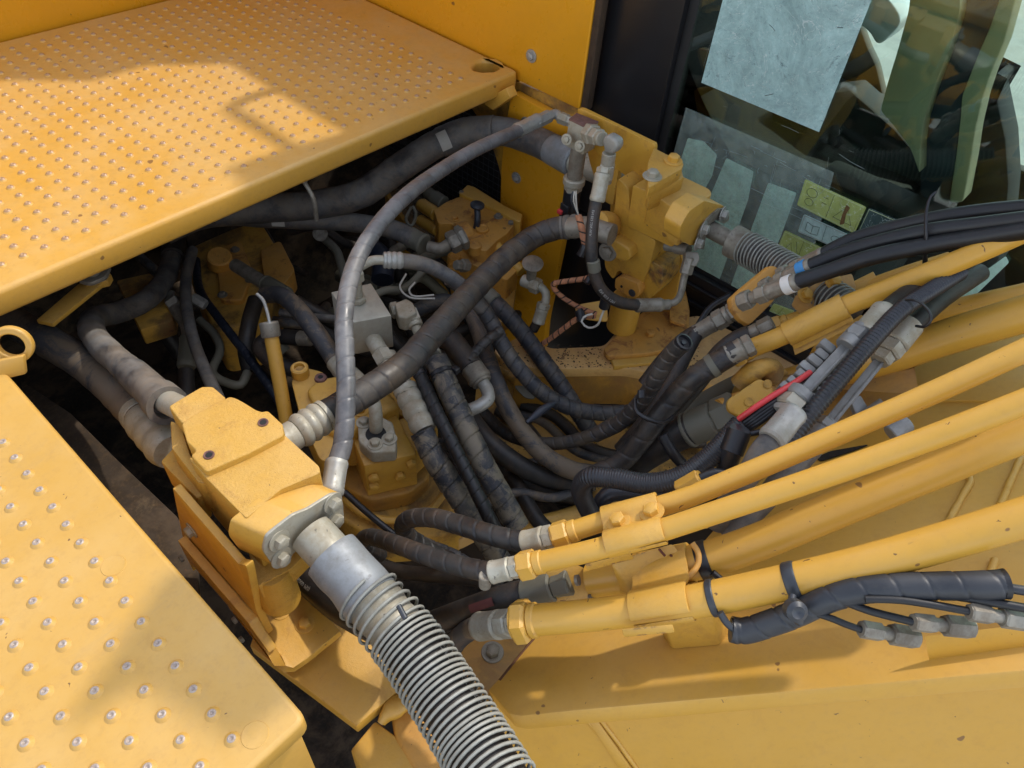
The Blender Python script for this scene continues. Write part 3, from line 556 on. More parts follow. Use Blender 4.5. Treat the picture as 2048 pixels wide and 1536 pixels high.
part('bottle_body', prism(rnd(PX(2.60, (1722, -40), (1770, -10), (1798, 25), (1802, 50), (1755, 95), (1738, 60), (1700, 40), (1690, -30)), .03), (.12, 0, 0), .03, 3), plain('white_plastic', (.62, .66, .66), .3, var=.1), wb)
# ================================================================== near junction block on its bracket (lower left)
def z6(x, y): return (300 + .32552 * x, 740 + .32552 * y)
jb = thing('junction_block', 'large rough cast yellow pipe block with sunlit top, nearest the step', 'junction block', Z(470, 900, -.18))
def zp(z, *pp): return [Z(*z6(*p), z) for p in pp]
TA = zp(.0, (193, 328), (250, 285), (430, 190), (490, 160), (530, 172), (575, 196), (650, 243), (690, 256), (722, 246), (815, 332), (822, 398), (620, 505), (345, 625), (247, 522), (283, 498), (268, 478), (225, 440))
part('cover_step', prism(rnd(TA, .004, 2), (0, 0, -.05), .006, 3), M_YCAST, jb)
TB = zp(-.014, (240, 535), (330, 560), (820, 392), (1040, 592), (1044, 632), (800, 735), (592, 912), (560, 880), (345, 665), (255, 560))
bot = [p + Vector((.0, .0, -.17)) for p in TB]
part('block_body', prism(rnd(TB, .004, 2), (0, 0, -.165), .009, 3), M_YCAST, jb)
US = zp(-.008, (112, 222), (205, 165), (318, 100), (385, 100), (466, 170), (440, 205), (200, 330))
part('upper_port', prism(rnd(US, .004, 2), (0, 0, -.095), .005, 3), M_YCAST, jb)
part('body_rear', prism(zp(-.05, (190, 330), (120, 300), (130, 480), (290, 690), (350, 700), (345, 620), (250, 520)), (0, 0, -.09), .006), M_YCAST, jb)
LS = zp(-.10, (65, 560), (140, 480), (180, 545), (310, 680), (330, 760), (290, 790), (120, 620))
part('lower_port', prism(rnd(LS, .004, 2), (0, 0, -.07), .005, 3), M_YCAST, jb); 
for a in ((695, 322), (362, 522)):
    c = Z(*z6(*a), .001); part('tapped_hole', revolve(c, VZ, [(0, .0092), (.0016, .0086), (.0012, .0066), (-.006, .0055), (-.006, .0001)], 22), M_RSTB, jb); part('hole_bore', revolve(c - VZ * .0005, VZ, [(0, .0058), (.0008, .0056)], 16), M_BLKM, jb)
# flange with four bolts
yF = .645
FF = [Y(*z6(*p), yF) for p in ((1166, 752), (1180, 830), (1180, 930), (1150, 968), (1100, 962), (1000, 1010), (905, 1090), (862, 1130), (840, 1190), (800, 1212), (745, 1190), (690, 1110), (688, 1080), (705, 1010), (760, 965), (870, 880), (960, 845), (1040, 795), (1110, 752))]
part('flange', prism(rnd(FF, .006, 3), (-.022, .058, .004), .004, 3), M_YCASTS, jb)
FZ = [p + Vector((0, -.0045, 0)) for p in FF]; part('flange_face', prism(rnd(FZ, .006, 3), (0, .006, 0), .0015, 2), M_ZNT, jb)
for a in ((1120, 815), (1132, 915), (790, 1045), (803, 1150)): bolt(Y(*z6(*a), yF - .005), (.12, -1, .12), .0125, M_ZNT, jb)
part('under_body', prism(zp(-.17, (600, 1100), (660, 1330), (870, 1220), (1010, 1080), (860, 900)), (0, 0, -.05), .006), M_YCAST, jb)
cc = Z(547, 1155, -.21); part('foot_boss', revolve(cc - VZ * .085, VZ, [(0, .028), (.006, .036), (.09, .036), (.12, .034)], 30), M_YCAST, jb)
pass
# bracket
def z7(x, y): return (250 + .34904 * x, 1000 + .34904 * y)
br = thing('bent_bracket', 'folded yellow steel bracket bolted beside the step, carrying the near casting', 'bracket', Z(600, 1320, -.39))
zf = -.385
tp_ = .009
xl = .171
# upright leg, bend and foot: one folded strip whose cut edge faces the camera
prof = [X(*z7(*p), xl) for p in ((310, 235), (680, 664), (760, 820), (835, 940))]
legs = [X(*z7(305, 240), xl), X(*z7(670, 668), xl), X(*z7(790, 880), xl), X(*z7(790, 980), xl)]
leg = [X(*z7(*p), xl) for p in ((302, 232), (672, 665), (700, 700), (855, 945))]
bl_ = leg[3]; yb = bl_.y
leg_poly = [leg[0], leg[1], leg[2], Vector((xl, yb, zf + .03)), Vector((xl, yb + .26, zf + .03)), Vector((xl, leg[0].y, leg[0].z - .12))]
part('upright_leg', prism(leg_poly, (.017, 0, 0), .0012), M_YCASTS, br)
# bend as swept strip along +y
xa = Z(*z7(1240, 775), zf).x
bp_ = []
Rb = .032
for k in range(9):
    q = math.pi + (math.pi / 2) * k / 8; bp_.append((xl + Rb + Rb * math.cos(q), zf + Rb - tp_ + (Rb) * math.sin(q)))
inn = [(xl + Rb + (Rb - tp_ * 1.3) * math.cos(math.pi + math.pi / 2 * k / 8), zf + Rb - tp_ + (Rb - tp_ * 1.3) * math.sin(math.pi + math.pi / 2 * k / 8)) for k in range(9)]
loop = bp_ + [(xa, zf - tp_), (xa, zf)] + inn[::-1]
oc = [X(497, 1247, xl), X(520, 1285, xl), X(537, 1313, xl), Z(549, 1332, -.378), Z(568, 1346, -.392), Z(590, 1344, -.398), Z(618, 1325, -.398), Z(683, 1272, -.398)]
of_ = [(.019, 0), (.020, 0), (.021, .001), (.018, .011), (.009, .020), (0, .023), (0, .023), (0, .023)]
ic = [p + Vector((a_, 0, b_)) for p, (a_, b_) in zip(oc, of_)]
bf = prism(oc + ic[::-1], (.006, .15, 0), .0012); part('bent_foot', bf, M_YCASTS, br)
# inner taller plate
ip = [X(*z7(*p), xl + .018) for p in ((272, -70), (300, -95), (648, 350), (690, 372), (745, 700), (800, 800), (600, 610), (420, 420), (330, 210))]
x2 = xl + .019
ip = [X(*z7(*p), x2) for p in ((272, -70), (650, 368), (690, 375), (700, 400), (752, 640), (815, 775), (700, 700), (500, 470), (330, 215))]
part('inner_plate', prism(rnd(ip, .004, 2), (.014, 0, 0), .0012), M_YCASTS, br)
for a in ((385, 172), (615, 520)): bolt(X(*z7(*a), x2 - .0005), -VX, .0105, M_ZNT, br, name='bracket_bolt')
for a in ((335, 328), (382, 438), (640, 680), (680, 790)): bolt(X(*z7(*a), xl - .0005), -VX, .0072, M_ZND, br, name='small_bolt', washer=False)
for a in ((895, 640), (1030, 715)): bolt(Z(*z7(*a), zf + .009), VZ, .0115, M_YB, br, name='foot_bolt')
bolt(Z(*z7(800, 720), zf), VZ, .0105, M_ZNT, br, name='foot_bolt')
# slab below
sl = thing('support_slab', 'thick plain yellow slab under the folded bracket', 'slab', Z(690, 1370, -.5))
so_ = PZ(-.425, (500, 1300), (560, 1335), (713, 1455), (736, 1448), (812, 1372), (770, 1300), (700, 1235), (560, 1200), (520, 1230))
so_ = PZ(-.425, (500, 1292), (713, 1452), (814, 1366), (775, 1310), (690, 1225), (600, 1180), (520, 1230))
part('slab_body', prism(so_, (0, 0, -.036), .002), M_YCASTS, sl)
lg = thing('boom_foot_lug', 'pinkish faded cast lug with a weld lump, under the coil guarded hose', 'lug', Z(840, 1480, -.5))
part('lug_body', prism(PZ(-.45, (780, 1420), (845, 1385), (905, 1420), (960, 1540), (1000, 1600), (860, 1600), (790, 1480)), (0, 0, -.12), .012, 3), M_YRUST, lg)
part('weld_lump', (lambda: (lambda me: me)(tube([Z(762, 1446, -.448), Z(778, 1425, -.440), Z(805, 1408, -.436), Z(835, 1400, -.436), Z(862, 1402, -.44)], .020, 16, disp=bumpy(.006, 3), rfun=lambda s, L: max(.35, math.sin(math.pi * min(max(s / L, .08), .92))) )))(), M_YCASTS, lg)
part('lug_face', prism(PZ(-.455, (750, 1440), (790, 1470), (900, 1600), (760, 1600), (700, 1500)), (0, 0, -.1), .006), M_YCASTS, lg)
# steel under the hoses beside the lug
ff = thing('pivot_plate', 'dark shaded plate with one nut beneath the lower hoses', 'plate', Z(970, 1320, -.6))
part('plate_body', prism(PZ(-.62, (900, 1290), (1040, 1250), (1100, 1270), (1000, 1400), (960, 1420)), (0, 0, -.03), .003), M_YDARK, ff); bolt(Z(985, 1305, -.62), VZ, .016, M_ZND, ff)

# ================================================================== hose maker
def hose(label, pts, wpx, style='plain', mat=None, ref=None, step=.012, start=None, end=None, group=None, cat='hose', name='hydraulic_hose', fm=None, pitch=.022, th=.0016, seg=22, wob=0., tube_name='hose_body', cap=True, mode='z', r=None):
    """pts: (u, v, height) along the hose; wpx: seen width at point ref. start/end: fitting rows"""
    P = [p if isinstance(p, Vector) else (Z(*p) if mode == 'z' else D(*p)) for p in pts]; k = ref if ref is not None else len(P) // 2
    if r is None: r = rp(wpx, P[k])
    t = thing(name, label, cat, P[0], group); dsp = None; st_ = step
    if style == 'wrap': dsp = wrapd(pitch, th); st_ = .0017
    elif style == 'corr': dsp = corr(pitch, th); st_ = pitch / 5
    if wob: dsp = addd(dsp, bumpy(wob, len(label))) if dsp else bumpy(wob, len(label))
    Q = spline(P, st_)
    part(tube_name, tube(None, r, seg, disp=dsp, Q=Q, cap=cap), mat or M_HBK, t)
    if style == 'wrap': part('inner_hose', tube(None, r * .86, 14, Q=spline(P, .02)), M_HBK2, t)
    fm = fm or M_ZNT
    if start:
        d = Vector(Q[0] - Q[min(6, len(Q) - 1)]).normalized(); chain(Vector(Q[0]) - d * r * .6, d, [(a, b, c * r, e * r, *rest) for a, b, c, e, *rest in start], t, fm)
    if end:
        d = Vector(Q[-1] - Q[-min(6, len(Q) - 1) - 1]).normalized(); chain(Vector(Q[-1]) - d * r * .6, d, [(a, b, c * r, e * r, *rest) for a, b, c, e, *rest in end], t, fm)
    t_Q[t.name] = (Q, r); return t
t_Q = {}
def band(t, s_mm, w_, mat, name='cable_tie', tail=True, k=1.03):
    """a tie round a hose of thing t at length s"""
    Q, r = t_Q[t.name]; s = np.r_[0, np.cumsum(np.linalg.norm(np.diff(Q, axis=0), axis=1))]; i = int(np.searchsorted(s, s_mm)); i = min(max(i, 2), len(Q) - 3)
    d = Vector(Q[i + 2] - Q[i - 2]).normalized(); P = Vector(Q[i]) - d * w_ / 2
    return revolve(P, d, [(0, r * k - .0006), (w_ * .15, r * k + .0008), (w_ * .85, r * k + .0008), (w_, r * k - .0006)], 28)

# ---- coil guarded hose coming forward from the near block
cg = thing('coil_guarded_hose', 'thick hose in a silver wire coil running to the bottom edge', 'hose', Z(800, 1250, -.2))
p0 = Z(622, 1066, -.085); p1 = Z(672, 1122, -.095)
cp = [Z(622, 1066, -.085), Z(700, 1152, -.105), Z(765, 1225, -.115), Z(833, 1310, -.12), Z(893, 1400, -.12), Z(950, 1490, -.115), Z(1010, 1590, -.10)]
QQ = spline(cp, .004); sQ = np.r_[0, np.cumsum(np.linalg.norm(np.diff(QQ, axis=0), axis=1))]
r_h = rp(112, Z(833, 1310, -.12))
def subQ(Q, a, b):
    s = np.r_[0, np.cumsum(np.linalg.norm(np.diff(Q, axis=0), axis=1))]; return Q[(s >= a) & (s <= b)]
def s_at(Q, P):
    s = np.r_[0, np.cumsum(np.linalg.norm(np.diff(Q, axis=0), axis=1))]; return float(s[np.argmin(np.linalg.norm(Q - np.array(P), axis=1))])
s1 = s_at(QQ, Z(668, 1115, -.1)); s2 = s_at(QQ, Z(745, 1200, -.11)); s3 = s_at(QQ, Z(800, 1268, -.12))
part('pipe_stub', tube(None, r_h * .86, 30, Q=subQ(QQ, 0, s1 + .01)), M_ZNT, cg)
part('sleeve', tube(None, r_h * 1.10, 30, Q=subQ(QQ, s1 - .008, s2), disp=bumpy(.0014, 5)), M_ZNB, cg)
part('crimp_shell', tube(None, r_h * 1.03, 30, Q=subQ(QQ, s2 - .006, s3), disp=bumpy(.0012, 8)), M_ZNT, cg)
part('hose_body', tube(None, r_h, 30, Q=subQ(QQ, s3 - .004, 9)), M_HBK2, cg)
T, N, Bn = frames(QQ); turns = []; s0c = s2 - .02; Lc = sQ[-1] - s0c; rc = r_h * 1.22
pit = lambda s: .0165 if s < s3 else .0100
cpts = []; s_c = s0c; a_c = 0.
while s_c < sQ[-1]:
    i = min(int(np.searchsorted(sQ, s_c)), len(QQ) - 1); rr_ = rc * (1.0 if s_c > s2 + .03 else .97)
    jit = .0006 * math.sin(a_c * .37) ; cpts.append(QQ[i] + (s_c - sQ[i]) * T[i] + (N[i] * math.cos(a_c) + Bn[i] * math.sin(a_c)) * (rr_ + jit)); a_c += 2 * math.pi / 26; s_c += (pit(s_c) + .0012 * math.sin(a_c * .11)) / 26
part('wire_coil', tube(None, .0027, 8, Q=np.array(cpts)), M_SPR, cg)
part('wire_end_cap', cyl(Z(797, 1211, -.005), Vector((-.2, -.75, -.1)), .022, .0042), M_TIE, cg)
Qh = subQ(QQ, s3 - .004, 9)
for q, (tx, s_, sz) in enumerate((('CAT', .060, .018), ('XT-3 ES', .115, .016), ('1-1/4', .19, .014))):
    text_on(tx, Qh, r_h, s_, -1.0, sz, 'printed_text', M_PRINT, cg)
# ================================================================== upper left hoses
FERR = [('ferrule', 'x', 3.4, 1.12), ('nut', 'h', 1.6, 1.2)]
# gray guarded hose arching over everything
h1 = hose('gray spiral wrapped hose arching from the near block to the sensor fitting', [(672, 930, -.10), (684, 895, -.09), (692, 800, -.05), (690, 700, -.01), (688, 640, .01), (700, 560, .03), (722, 503, .04), (765, 440, .05), (820, 385, .04), (880, 342, .02), (950, 300, 0), (1040, 260, -.03)], 37, 'wrap', M_HG, ref=3, pitch=.040, th=.0010)
Q, r = t_Q[h1.name]
P = chain(Z(674, 922, -.10), Z(663, 990, -.115) - Z(674, 922, -.10), [('ferrule', 'x', (Z(663, 990, -.115) - Z(674, 922, -.10)).length, r * 1.2, M_ZN)], h1, M_ZN)
a, b = Z(1032, 263, -.03), Z(1086, 236, -.03); chain(a, b - a, [('ferrule', 'x', (b - a).length * .86, r * 1.2, M_ZN), ('collar', 'c', .010, r * .8, M_ZN)], h1, M_ZN)
e0 = Z(1070, 246, -.03); e1 = Z(1100, 231, -.03); chain(e0, e1 - e0, [('nut', 'h', (e1 - e0).length, r * 1.05)], h1, M_ZN)
part('elbow', tube([Z(1098, 232, -.03), Z(1112, 228, -.03), Z(1122, 236, -.032), Z(1142, 243, -.034)], r * .78, 16, step=.004), M_ZN, h1)
a, b = Z(1118, 234, -.032), Z(1150, 247, -.034); chain(a, b - a, [('nut', 'h', .030, r * 1.0), ('nut', 'h', .024, r * .9)], h1, M_ZNT)
# black guarded hose between the blocks
h2 = hose('thick black wrapped hose crossing from the near block to the cab side casting', [(640, 838, -.10), (690, 808, -.11), (750, 772, -.115), (810, 728, -.12), (862, 672, -.13), (925, 603, -.15), (985, 540, -.16), (1030, 500, -.16), (1075, 470, -.15), (1120, 456, -.13), (1150, 454, -.12)], 56, 'wrap', M_HB, ref=3, pitch=.038, th=.0012, wob=.0006)
Q, r = t_Q[h2.name]
a, b = Z(655, 828, -.10), Z(572, 880, -.10); chain(a, b - a, [('crimp_shell', 'b', (b - a).length * .75, r * 1.12), ('pipe_stub', 'c', (b - a).length * .35, r * .98)], h2, M_ZNT)
a, b = Z(1120, 456, -.13), Z(1150, 453, -.12); part('crimp_shell', bulged(a, b - a, .05, r * 1.06, 2), M_HD, h2); part('pipe_stub', tube([Z(1140, 455, -.12), Z(1175, 455, -.10), Z(1225, 470, -.09)], r * .95, 20), M_ZND, h2)
# long dusty hose under the deck lip
h3 = hose('long thick dusty hose coming out from under the walkway lip with a paper label', [(430, 425, -.36), (520, 418, -.36), (640, 408, -.34), (720, 388, -.31), (800, 335, -.27), (880, 285, -.22), (940, 264, -.19), (1000, 262, -.17), (1060, 278, -.15), (1110, 300, -.13)], 56, 'plain', M_HD, ref=4, wob=.0006)
Q, r = t_Q[h3.name]
part('end_sleeve', tube([Z(880, 285, -.22), Z(930, 266, -.195), Z(990, 261, -.17)], r * 1.06, 22), M_HD, h3)
a, b = Z(1102, 297, -.13), Z(1150, 324, -.12); chain(a, b - a, [('ferrule', 'c', (b - a).length, r * 1.02)], h3, M_ZNB); part('pipe_stub', tube([Z(1148, 322, -.12), Z(1190, 340, -.11), Z(1240, 365, -.10)], r * .8, 18), M_ZNT, h3)
i = int(np.argmin(np.linalg.norm(Q - np.array(Z(897, 301, -.215)), axis=1))); T_, N_, B_n = frames(Q)
def label_on(t, P, w_, nm='paper_label', a0=None, span=1.5, mt=None):
    Q, r = t_Q[t.name]; i = int(np.argmin(np.linalg.norm(Q - np.array(P), axis=1))); T, N, Bq = frames(Q); v = CAM - Q[i]; v = v / np.linalg.norm(v); c = math.atan2(v @ Bq[i], v @ N[i]) if a0 is None else a0
    vs = []; fs = []; k = 10; n_ = 4
    for a in range(n_ + 1):
        t_ = (a / n_ - .5) * w_
        for b in range(k + 1): q = c + (b / k - .5) * span; vs.append(Vector(Q[i] + T[i] * t_ + (N[i] * math.cos(q) + Bq[i] * math.sin(q)) * (r * 1.06 + .0012)))
    for a in range(n_):
        for b in range(k): fs.append((a * (k + 1) + b, a * (k + 1) + b + 1, (a + 1) * (k + 1) + b + 1, (a + 1) * (k + 1) + b))
    me = bpy.data.meshes.new('m'); me.from_pydata(vs, [], fs); part(nm, finish(me), mt or M_LBL, t)
label_on(h3, Z(897, 301, -.215), .034, span=1.3)
h4 = hose('medium dusty hose below the walkway lip, with a faded label, ending at the rusty valve', [(330, 470, -.42), (400, 440, -.41), (460, 433, -.40), (550, 438, -.40), (640, 441, -.40), (720, 447, -.40), (790, 460, -.40), (835, 482, -.41)], 38, 'plain', M_HD, ref=3, wob=.0005)
Q, r = t_Q[h4.name]; a, b = Z(820, 474, -.41), Z(858, 494, -.41); part('crimp_sleeve', crimp(a, b - a, .06, r * 1.12), M_GCON, h4)
part('elbow', tube([Z(856, 493, -.41), Z(880, 497, -.41), Z(898, 488, -.41), Z(915, 478, -.41)], r * .6, 14, step=.006), M_ZND, h4); a, b = Z(898, 488, -.41), Z(918, 478, -.40); chain(a, b - a, [('nut', 'h', .034, r * 1.2), ('nut', 'h', .024, r * 1.35)], h4, M_ZND)
label_on(h4, Z(560, 439, -.40), .04)
h5 = hose('fat gray dusty hose bent sharply at the left and plugged into the near block', [(348, 480, -.52), (342, 525, -.50), (322, 570, -.46), (285, 605, -.42), (235, 625, -.38), (195, 634, -.33), (182, 655, -.27), (200, 688, -.22), (240, 725, -.17), (285, 765, -.12), (320, 797, -.09)], 62, 'plain', M_HD, ref=8, wob=.0012, r=.029)
Q, r = t_Q[h5.name]
part('upper_sleeve', tube([Z(350, 470, -.53), Z(345, 515, -.50)], r * 1.2, 22), M_HDK, h5)
a, b = Z(262, 744, -.145), Z(336, 812, -.08); part('rubber_boot', revolve(a, b - a, [(0, r * 1.0), (.01, r * 1.12), ((b - a).length * .7, r * 1.14), ((b - a).length * .78, r * 1.3), ((b - a).length, r * 1.34), ((b - a).length, r * .9), ((b - a).length - .02, r * .8)], 28), M_HD, h5)
part('pipe_stub', tube([Z(318, 795, -.09), Z(372, 822, -.05)], r * .78, 22), M_ZNT, h5)
h6 = hose('fat muddy hose running beside the step down to the near block', [(-60, 600, -.30), (20, 640, -.30), (90, 680, -.29), (160, 722, -.28), (215, 765, -.26), (262, 812, -.23), (290, 840, -.21)], 66, 'plain', M_HT, ref=3, wob=.0008)
Q, r = t_Q[h6.name]; a, b = Z(275, 825, -.22), Z(345, 905, -.17); part('crimp_shell', bulged(a, b - a, (b - a).length, r * 1.05, 3), M_ZNT, h6)
hose('thin dusty hose hanging straight down beneath the walkway lip', [(385, 500, -.50), (372, 560, -.48), (374, 620, -.46), (390, 690, -.45), (412, 745, -.44), (438, 800, -.42)], 24, 'plain', M_HD, ref=3)
hose('thin blue black hose slanting past the dipstick tube', [(392, 520, -.58), (400, 580, -.56), (440, 640, -.54), (490, 705, -.54), (530, 760, -.56), (570, 820, -.58)], 17, 'wrap', M_BLUEH, ref=2, pitch=.03, th=.0008)
hh_ = hose('clear dull loop of thin hose under the deck, next to the dusty sleeve', [(400, 640, -.58), (430, 670, -.58), (440, 700, -.58), (425, 745, -.58), (445, 762, -.58), (480, 770, -.58), (495, 745, -.58)], 17, 'plain', M_GCON, ref=2)
# fittings cluster in the dark under the lip
el = thing('pump_fitting', 'pale ribbed sleeve and elbow deep below the left hoses', 'pipe fitting', Z(375, 700, -.55))
part('sleeve', crimp(Z(378, 675, -.52), Z(372, 742, -.55) - Z(378, 675, -.52), .10, .026), M_GCON, el); part('hose_end', tube([Z(372, 738, -.56), Z(376, 800, -.60), Z(390, 860, -.66)], .022, 16), M_HBK2, el)
part('elbow', tube([Z(340, 590, -.50), Z(352, 620, -.50), Z(372, 650, -.51), Z(378, 678, -.52)], .018, 14), M_ZND, el); part('clamp_nut', hexn(Z(336, 610, -.49), Vector((.6, -.2, .3)), .034, .018), M_ZND, el); part('side_nut', hexn(Z(385, 595, -.50), Vector((.3, -.8, -.3)), .045, .017), M_ZN, el)
# pump housing in the dark
ph = thing('main_pump', 'rust stained yellow pump casing in deep shade beneath the walkway', 'pump', Z(470, 620, -.8))
part('pump_casing', prism(rnd(PZ(-.62, (385, 480), (520, 440), (570, 520), (520, 640), (430, 660), (380, 560)), .03), (0, 0, -.2), .02, 3), M_YGRIME, ph)
part('port_cover', prism(rnd(PZ(-.60, (430, 500), (480, 478), (505, 540), (485, 600), (440, 600)), .02), (0, 0, -.05), .01, 3), M_YRUST, ph)
part('port_boss', cyl(Z(440, 530, -.60), (0, -.3, 1), .05, .04), M_YRUST, ph)
for a in ((470, 500), (500, 560), (445, 590), (430, 520)): bolt(Z(*a, -.597), VZ, .010, M_ZND, ph)
part('side_casing', prism(rnd(PZ(-.60, (520, 500), (560, 480), (590, 540), (560, 580), (530, 560)), .02), (0, 0, -.08), .012, 3), M_YRUST, ph)
part('brown_bracket', prism(PZ(-.50, (232, 560), (300, 545), (350, 585), (345, 640), (280, 660)), (0, 0, -.06), .006), M_YGRIME, ph)
pb = thing('angled_brace', 'bent yellow brace with a rubber mount under the walkway lip, far left', 'brace', Z(150, 600, -.25))
part('brace_arm', prism(PZ(-.20, (72, 640), (165, 560), (212, 548), (218, 556), (175, 590), (104, 647)), (0, 0, -.012), .002), M_YCASTS, pb)
part('brace_arm', prism(PZ(-.195, (160, 556), (205, 532), (222, 548), (215, 560), (172, 570)), (0, 0, -.02), .002), M_YCASTS, pb)
part('rubber_mount', prism(rnd(PZ(-.165, (152, 560), (175, 537), (222, 528), (212, 552), (180, 566)), .012), (0, 0, -.012), .003), M_ZND, pb); part('mount_boss', revolve(Z(186, 546, -.16), VZ, [(0, .016), (.006, .016), (.012, .008)], 20), M_ZND, pb)
# steel pipe into sleeve and hose going down to the pump block
h9 = hose('steel pipe, sleeve and curved tan hose dropping toward the swing motor', [(530, 590, -.42), (560, 590, -.38), (590, 612, -.35), (620, 648, -.34), (650, 690, -.36), (680, 735, -.38)], 36, 'plain', M_HT, ref=2)
Q, r = t_Q[h9.name]
part('steel_pipe', tube([Z(470, 530, -.48), Z(538, 572, -.46)], r * .85, 20), M_ZND, h9); part('sleeve', revolve(Z(530, 566, -.46), Z(595, 606, -.44) - Z(530, 566, -.46), [(0, r * 1.0), (.006, r * 1.08), (.012, r * 1.0), (.016, r * 1.1), (.105, r * 1.12), (.108, r * .8)], 26), M_GCON, h9)
part('sleeve_hose', tube([Z(590, 603, -.44), Z(660, 640, -.5), Z(740, 690, -.6)], r * .9, 18), M_HDK, h9)
a, b = Z(672, 722, -.375), Z(705, 770, -.39); chain(a, b - a, [('ferrule', 'x', .055, r * 1.15), ('collar', 'c', .012, r * .9), ('ring', 'c', .008, r * 1.0), ('ring', 'c', .012, r * .85)], h9, M_ZNT)
part('vertical_pipe', tube([Z(512, 600, -.50), Z(498, 650, -.52), Z(492, 700, -.56), Z(500, 740, -.6)], r * 1.0, 18), M_HDK, h9)
part('cross_pipe', tube([Z(560, 625, -.45), Z(620, 634, -.45), Z(690, 640, -.42)], r * .5, 12), M_HD, h9)
# dipstick
dp = thing('dipstick_tube', 'yellow dipstick tube with gray cap and bent steel rod handle', 'dipstick', Z(575, 850, -.5))
da, db = Z(541, 664, -.28), Z(580, 880, -.50); part('tube_body', tube([da, db], .0175, 24), yellow('chipped_tube_paint', .5, chips=1., rust=.15), dp)
ax = (da - db).normalized(); part('cap', revolve(da - ax * .012, ax, [(0, .022), (.003, .0235), (.034, .0235), (.037, .021), (.034, .019)], 26), M_RSTB if False else M_ZND, dp)
part('rod_handle', tube([Z(540, 648, -.252), Z(535, 626, -.235), Z(526, 600, -.215), Z(514, 588, -.21)], .0042, 10, step=.004), M_ZN, dp)

# ================================================================== aluminium cube manifold
cbm = thing('manifold_cube', 'square pale metal manifold cube in the middle of the bay', 'manifold', Z(740, 640, -.3))
part('cube_body', prism(PZ(-.20, (662, 584), (742, 566), (783, 631), (702, 646)), (0, 0, -.105), .0025), M_ALB, cbm)
P = Z(716, 602, -.1995); chain(P, VZ, [('base_nut', 'h', .016, .021), ('adaptor', 'c', .05, .014), ('nut', 'h', .028, .022)], cbm, M_ZNT)
top_ = P + VZ * .085
h11 = hose('hose with pale braided cuff curving right from the cube top, then spiral wrapped', [(788, 521, -.11), (820, 523, -.12), (860, 533, -.14), (900, 555, -.17), (940, 588, -.21), (965, 618, -.25)], 30, 'plain', M_HD, ref=1)
Q, r = t_Q[h11.name]; part('elbow_pipe', tube([top_ - VZ * .01, top_ + VZ * .012, Z(722, 532, -.105), Z(745, 521, -.10), Z(775, 520, -.105)], r * .62, 14, step=.004), M_ZNT, h11)
a, b = Z(766, 520, -.107), Z(806, 521, -.112); part('braided_cuff', bulged(a, b - a, (b - a).length, r * 1.1, 3), M_ZN, h11)
chain(Z(782, 622, -.25), Z(800, 618, -.25) - Z(782, 622, -.25), [('nut', 'h', .020, .021), ('adaptor', 'h', .012, .018)], cbm, M_ZNT)
part('elbow_block', prism(rnd(PZ(-.225, (788, 606), (812, 596), (826, 604), (834, 624), (812, 636), (796, 632)), .006), (0, 0, -.045), .005, 3), M_ZNT, cbm)
a = Z(818, 622, -.245); b = Z(836, 664, -.27); chain(a, b - a, [('nut', 'h', .034, .023), ('collar', 'c', .012, .02), ('pipe', 'c', .06, .0125)], cbm, M_ZNT)
a = Z(738, 664, -.265); b = Z(770, 720, -.28); chain(a, b - a, [('nut', 'h', .022, .026), ('adaptor', 'c', .048, .021), ('nut', 'h', .035, .025), ('nut', 'h', .016, .021)], cbm, M_ZNT)
# three hoses dropping from the cube
hL = hose('torn mud caked wrapped hose, left one of the trio dropping from the cube', [(843, 862, -.33), (868, 915, -.37), (896, 960, -.41), (930, 1012, -.46), (960, 1058, -.52), (1000, 1120, -.6)], 48, 'wrap', M_HW, ref=1, pitch=.045, th=.0022, wob=.0009)
Q, r = t_Q[hL.name]; part('steel_pipe', tube([Z(776, 712, -.285), Z(795, 745, -.29), Z(815, 790, -.30)], r * .78, 20), M_ZNT, hL); a, b = Z(808, 772, -.30), Z(856, 872, -.34); part('crimp_shell', bulged(a, b - a, (b - a).length * .9, r * 1.1, 3), M_ZNT, hL)
tn = []
for k in range(9): tn.append(tube([Vector(Q[3 + k]) + Vector((random.uniform(-.02, .02), -.02, .024)), Vector(Q[5 + k]) + Vector((random.uniform(-.03, .03), -.028, .03))], .002, 5))
hM = hose('slim black wrapped hose, middle one of the trio dropping from the cube', [(818, 700, -.27), (834, 735, -.275), (868, 812, -.30), (904, 885, -.33), (940, 958, -.37), (978, 1035, -.42), (1005, 1085, -.5)], 27, 'wrap', M_HBK, ref=3, pitch=.028, th=.0012)
hN = hose('thick mud banded hose with a tie, right one of the trio dropping from the cube', [(872, 718, -.27), (898, 780, -.30), (918, 825, -.33), (934, 862, -.35), (966, 928, -.39), (998, 986, -.44), (1036, 1055, -.5)], 47, 'wrap', M_HW, ref=2, pitch=.042, th=.0017, wob=.0005)
Q, r = t_Q[hN.name]; a, b = Z(838, 668, -.27), Z(872, 730, -.275); chain(a, b - a, [('pipe', 'c', .03, r * .5), ('shell', 'c', .055, r * .95)], hN, M_ZNT)
tm = tube([Vector(p) for p in (Z(842, 770, -.29), Z(858, 775, -.262), Z(880, 758, -.25), Z(908, 744, -.26))], .006, 6, step=.004)
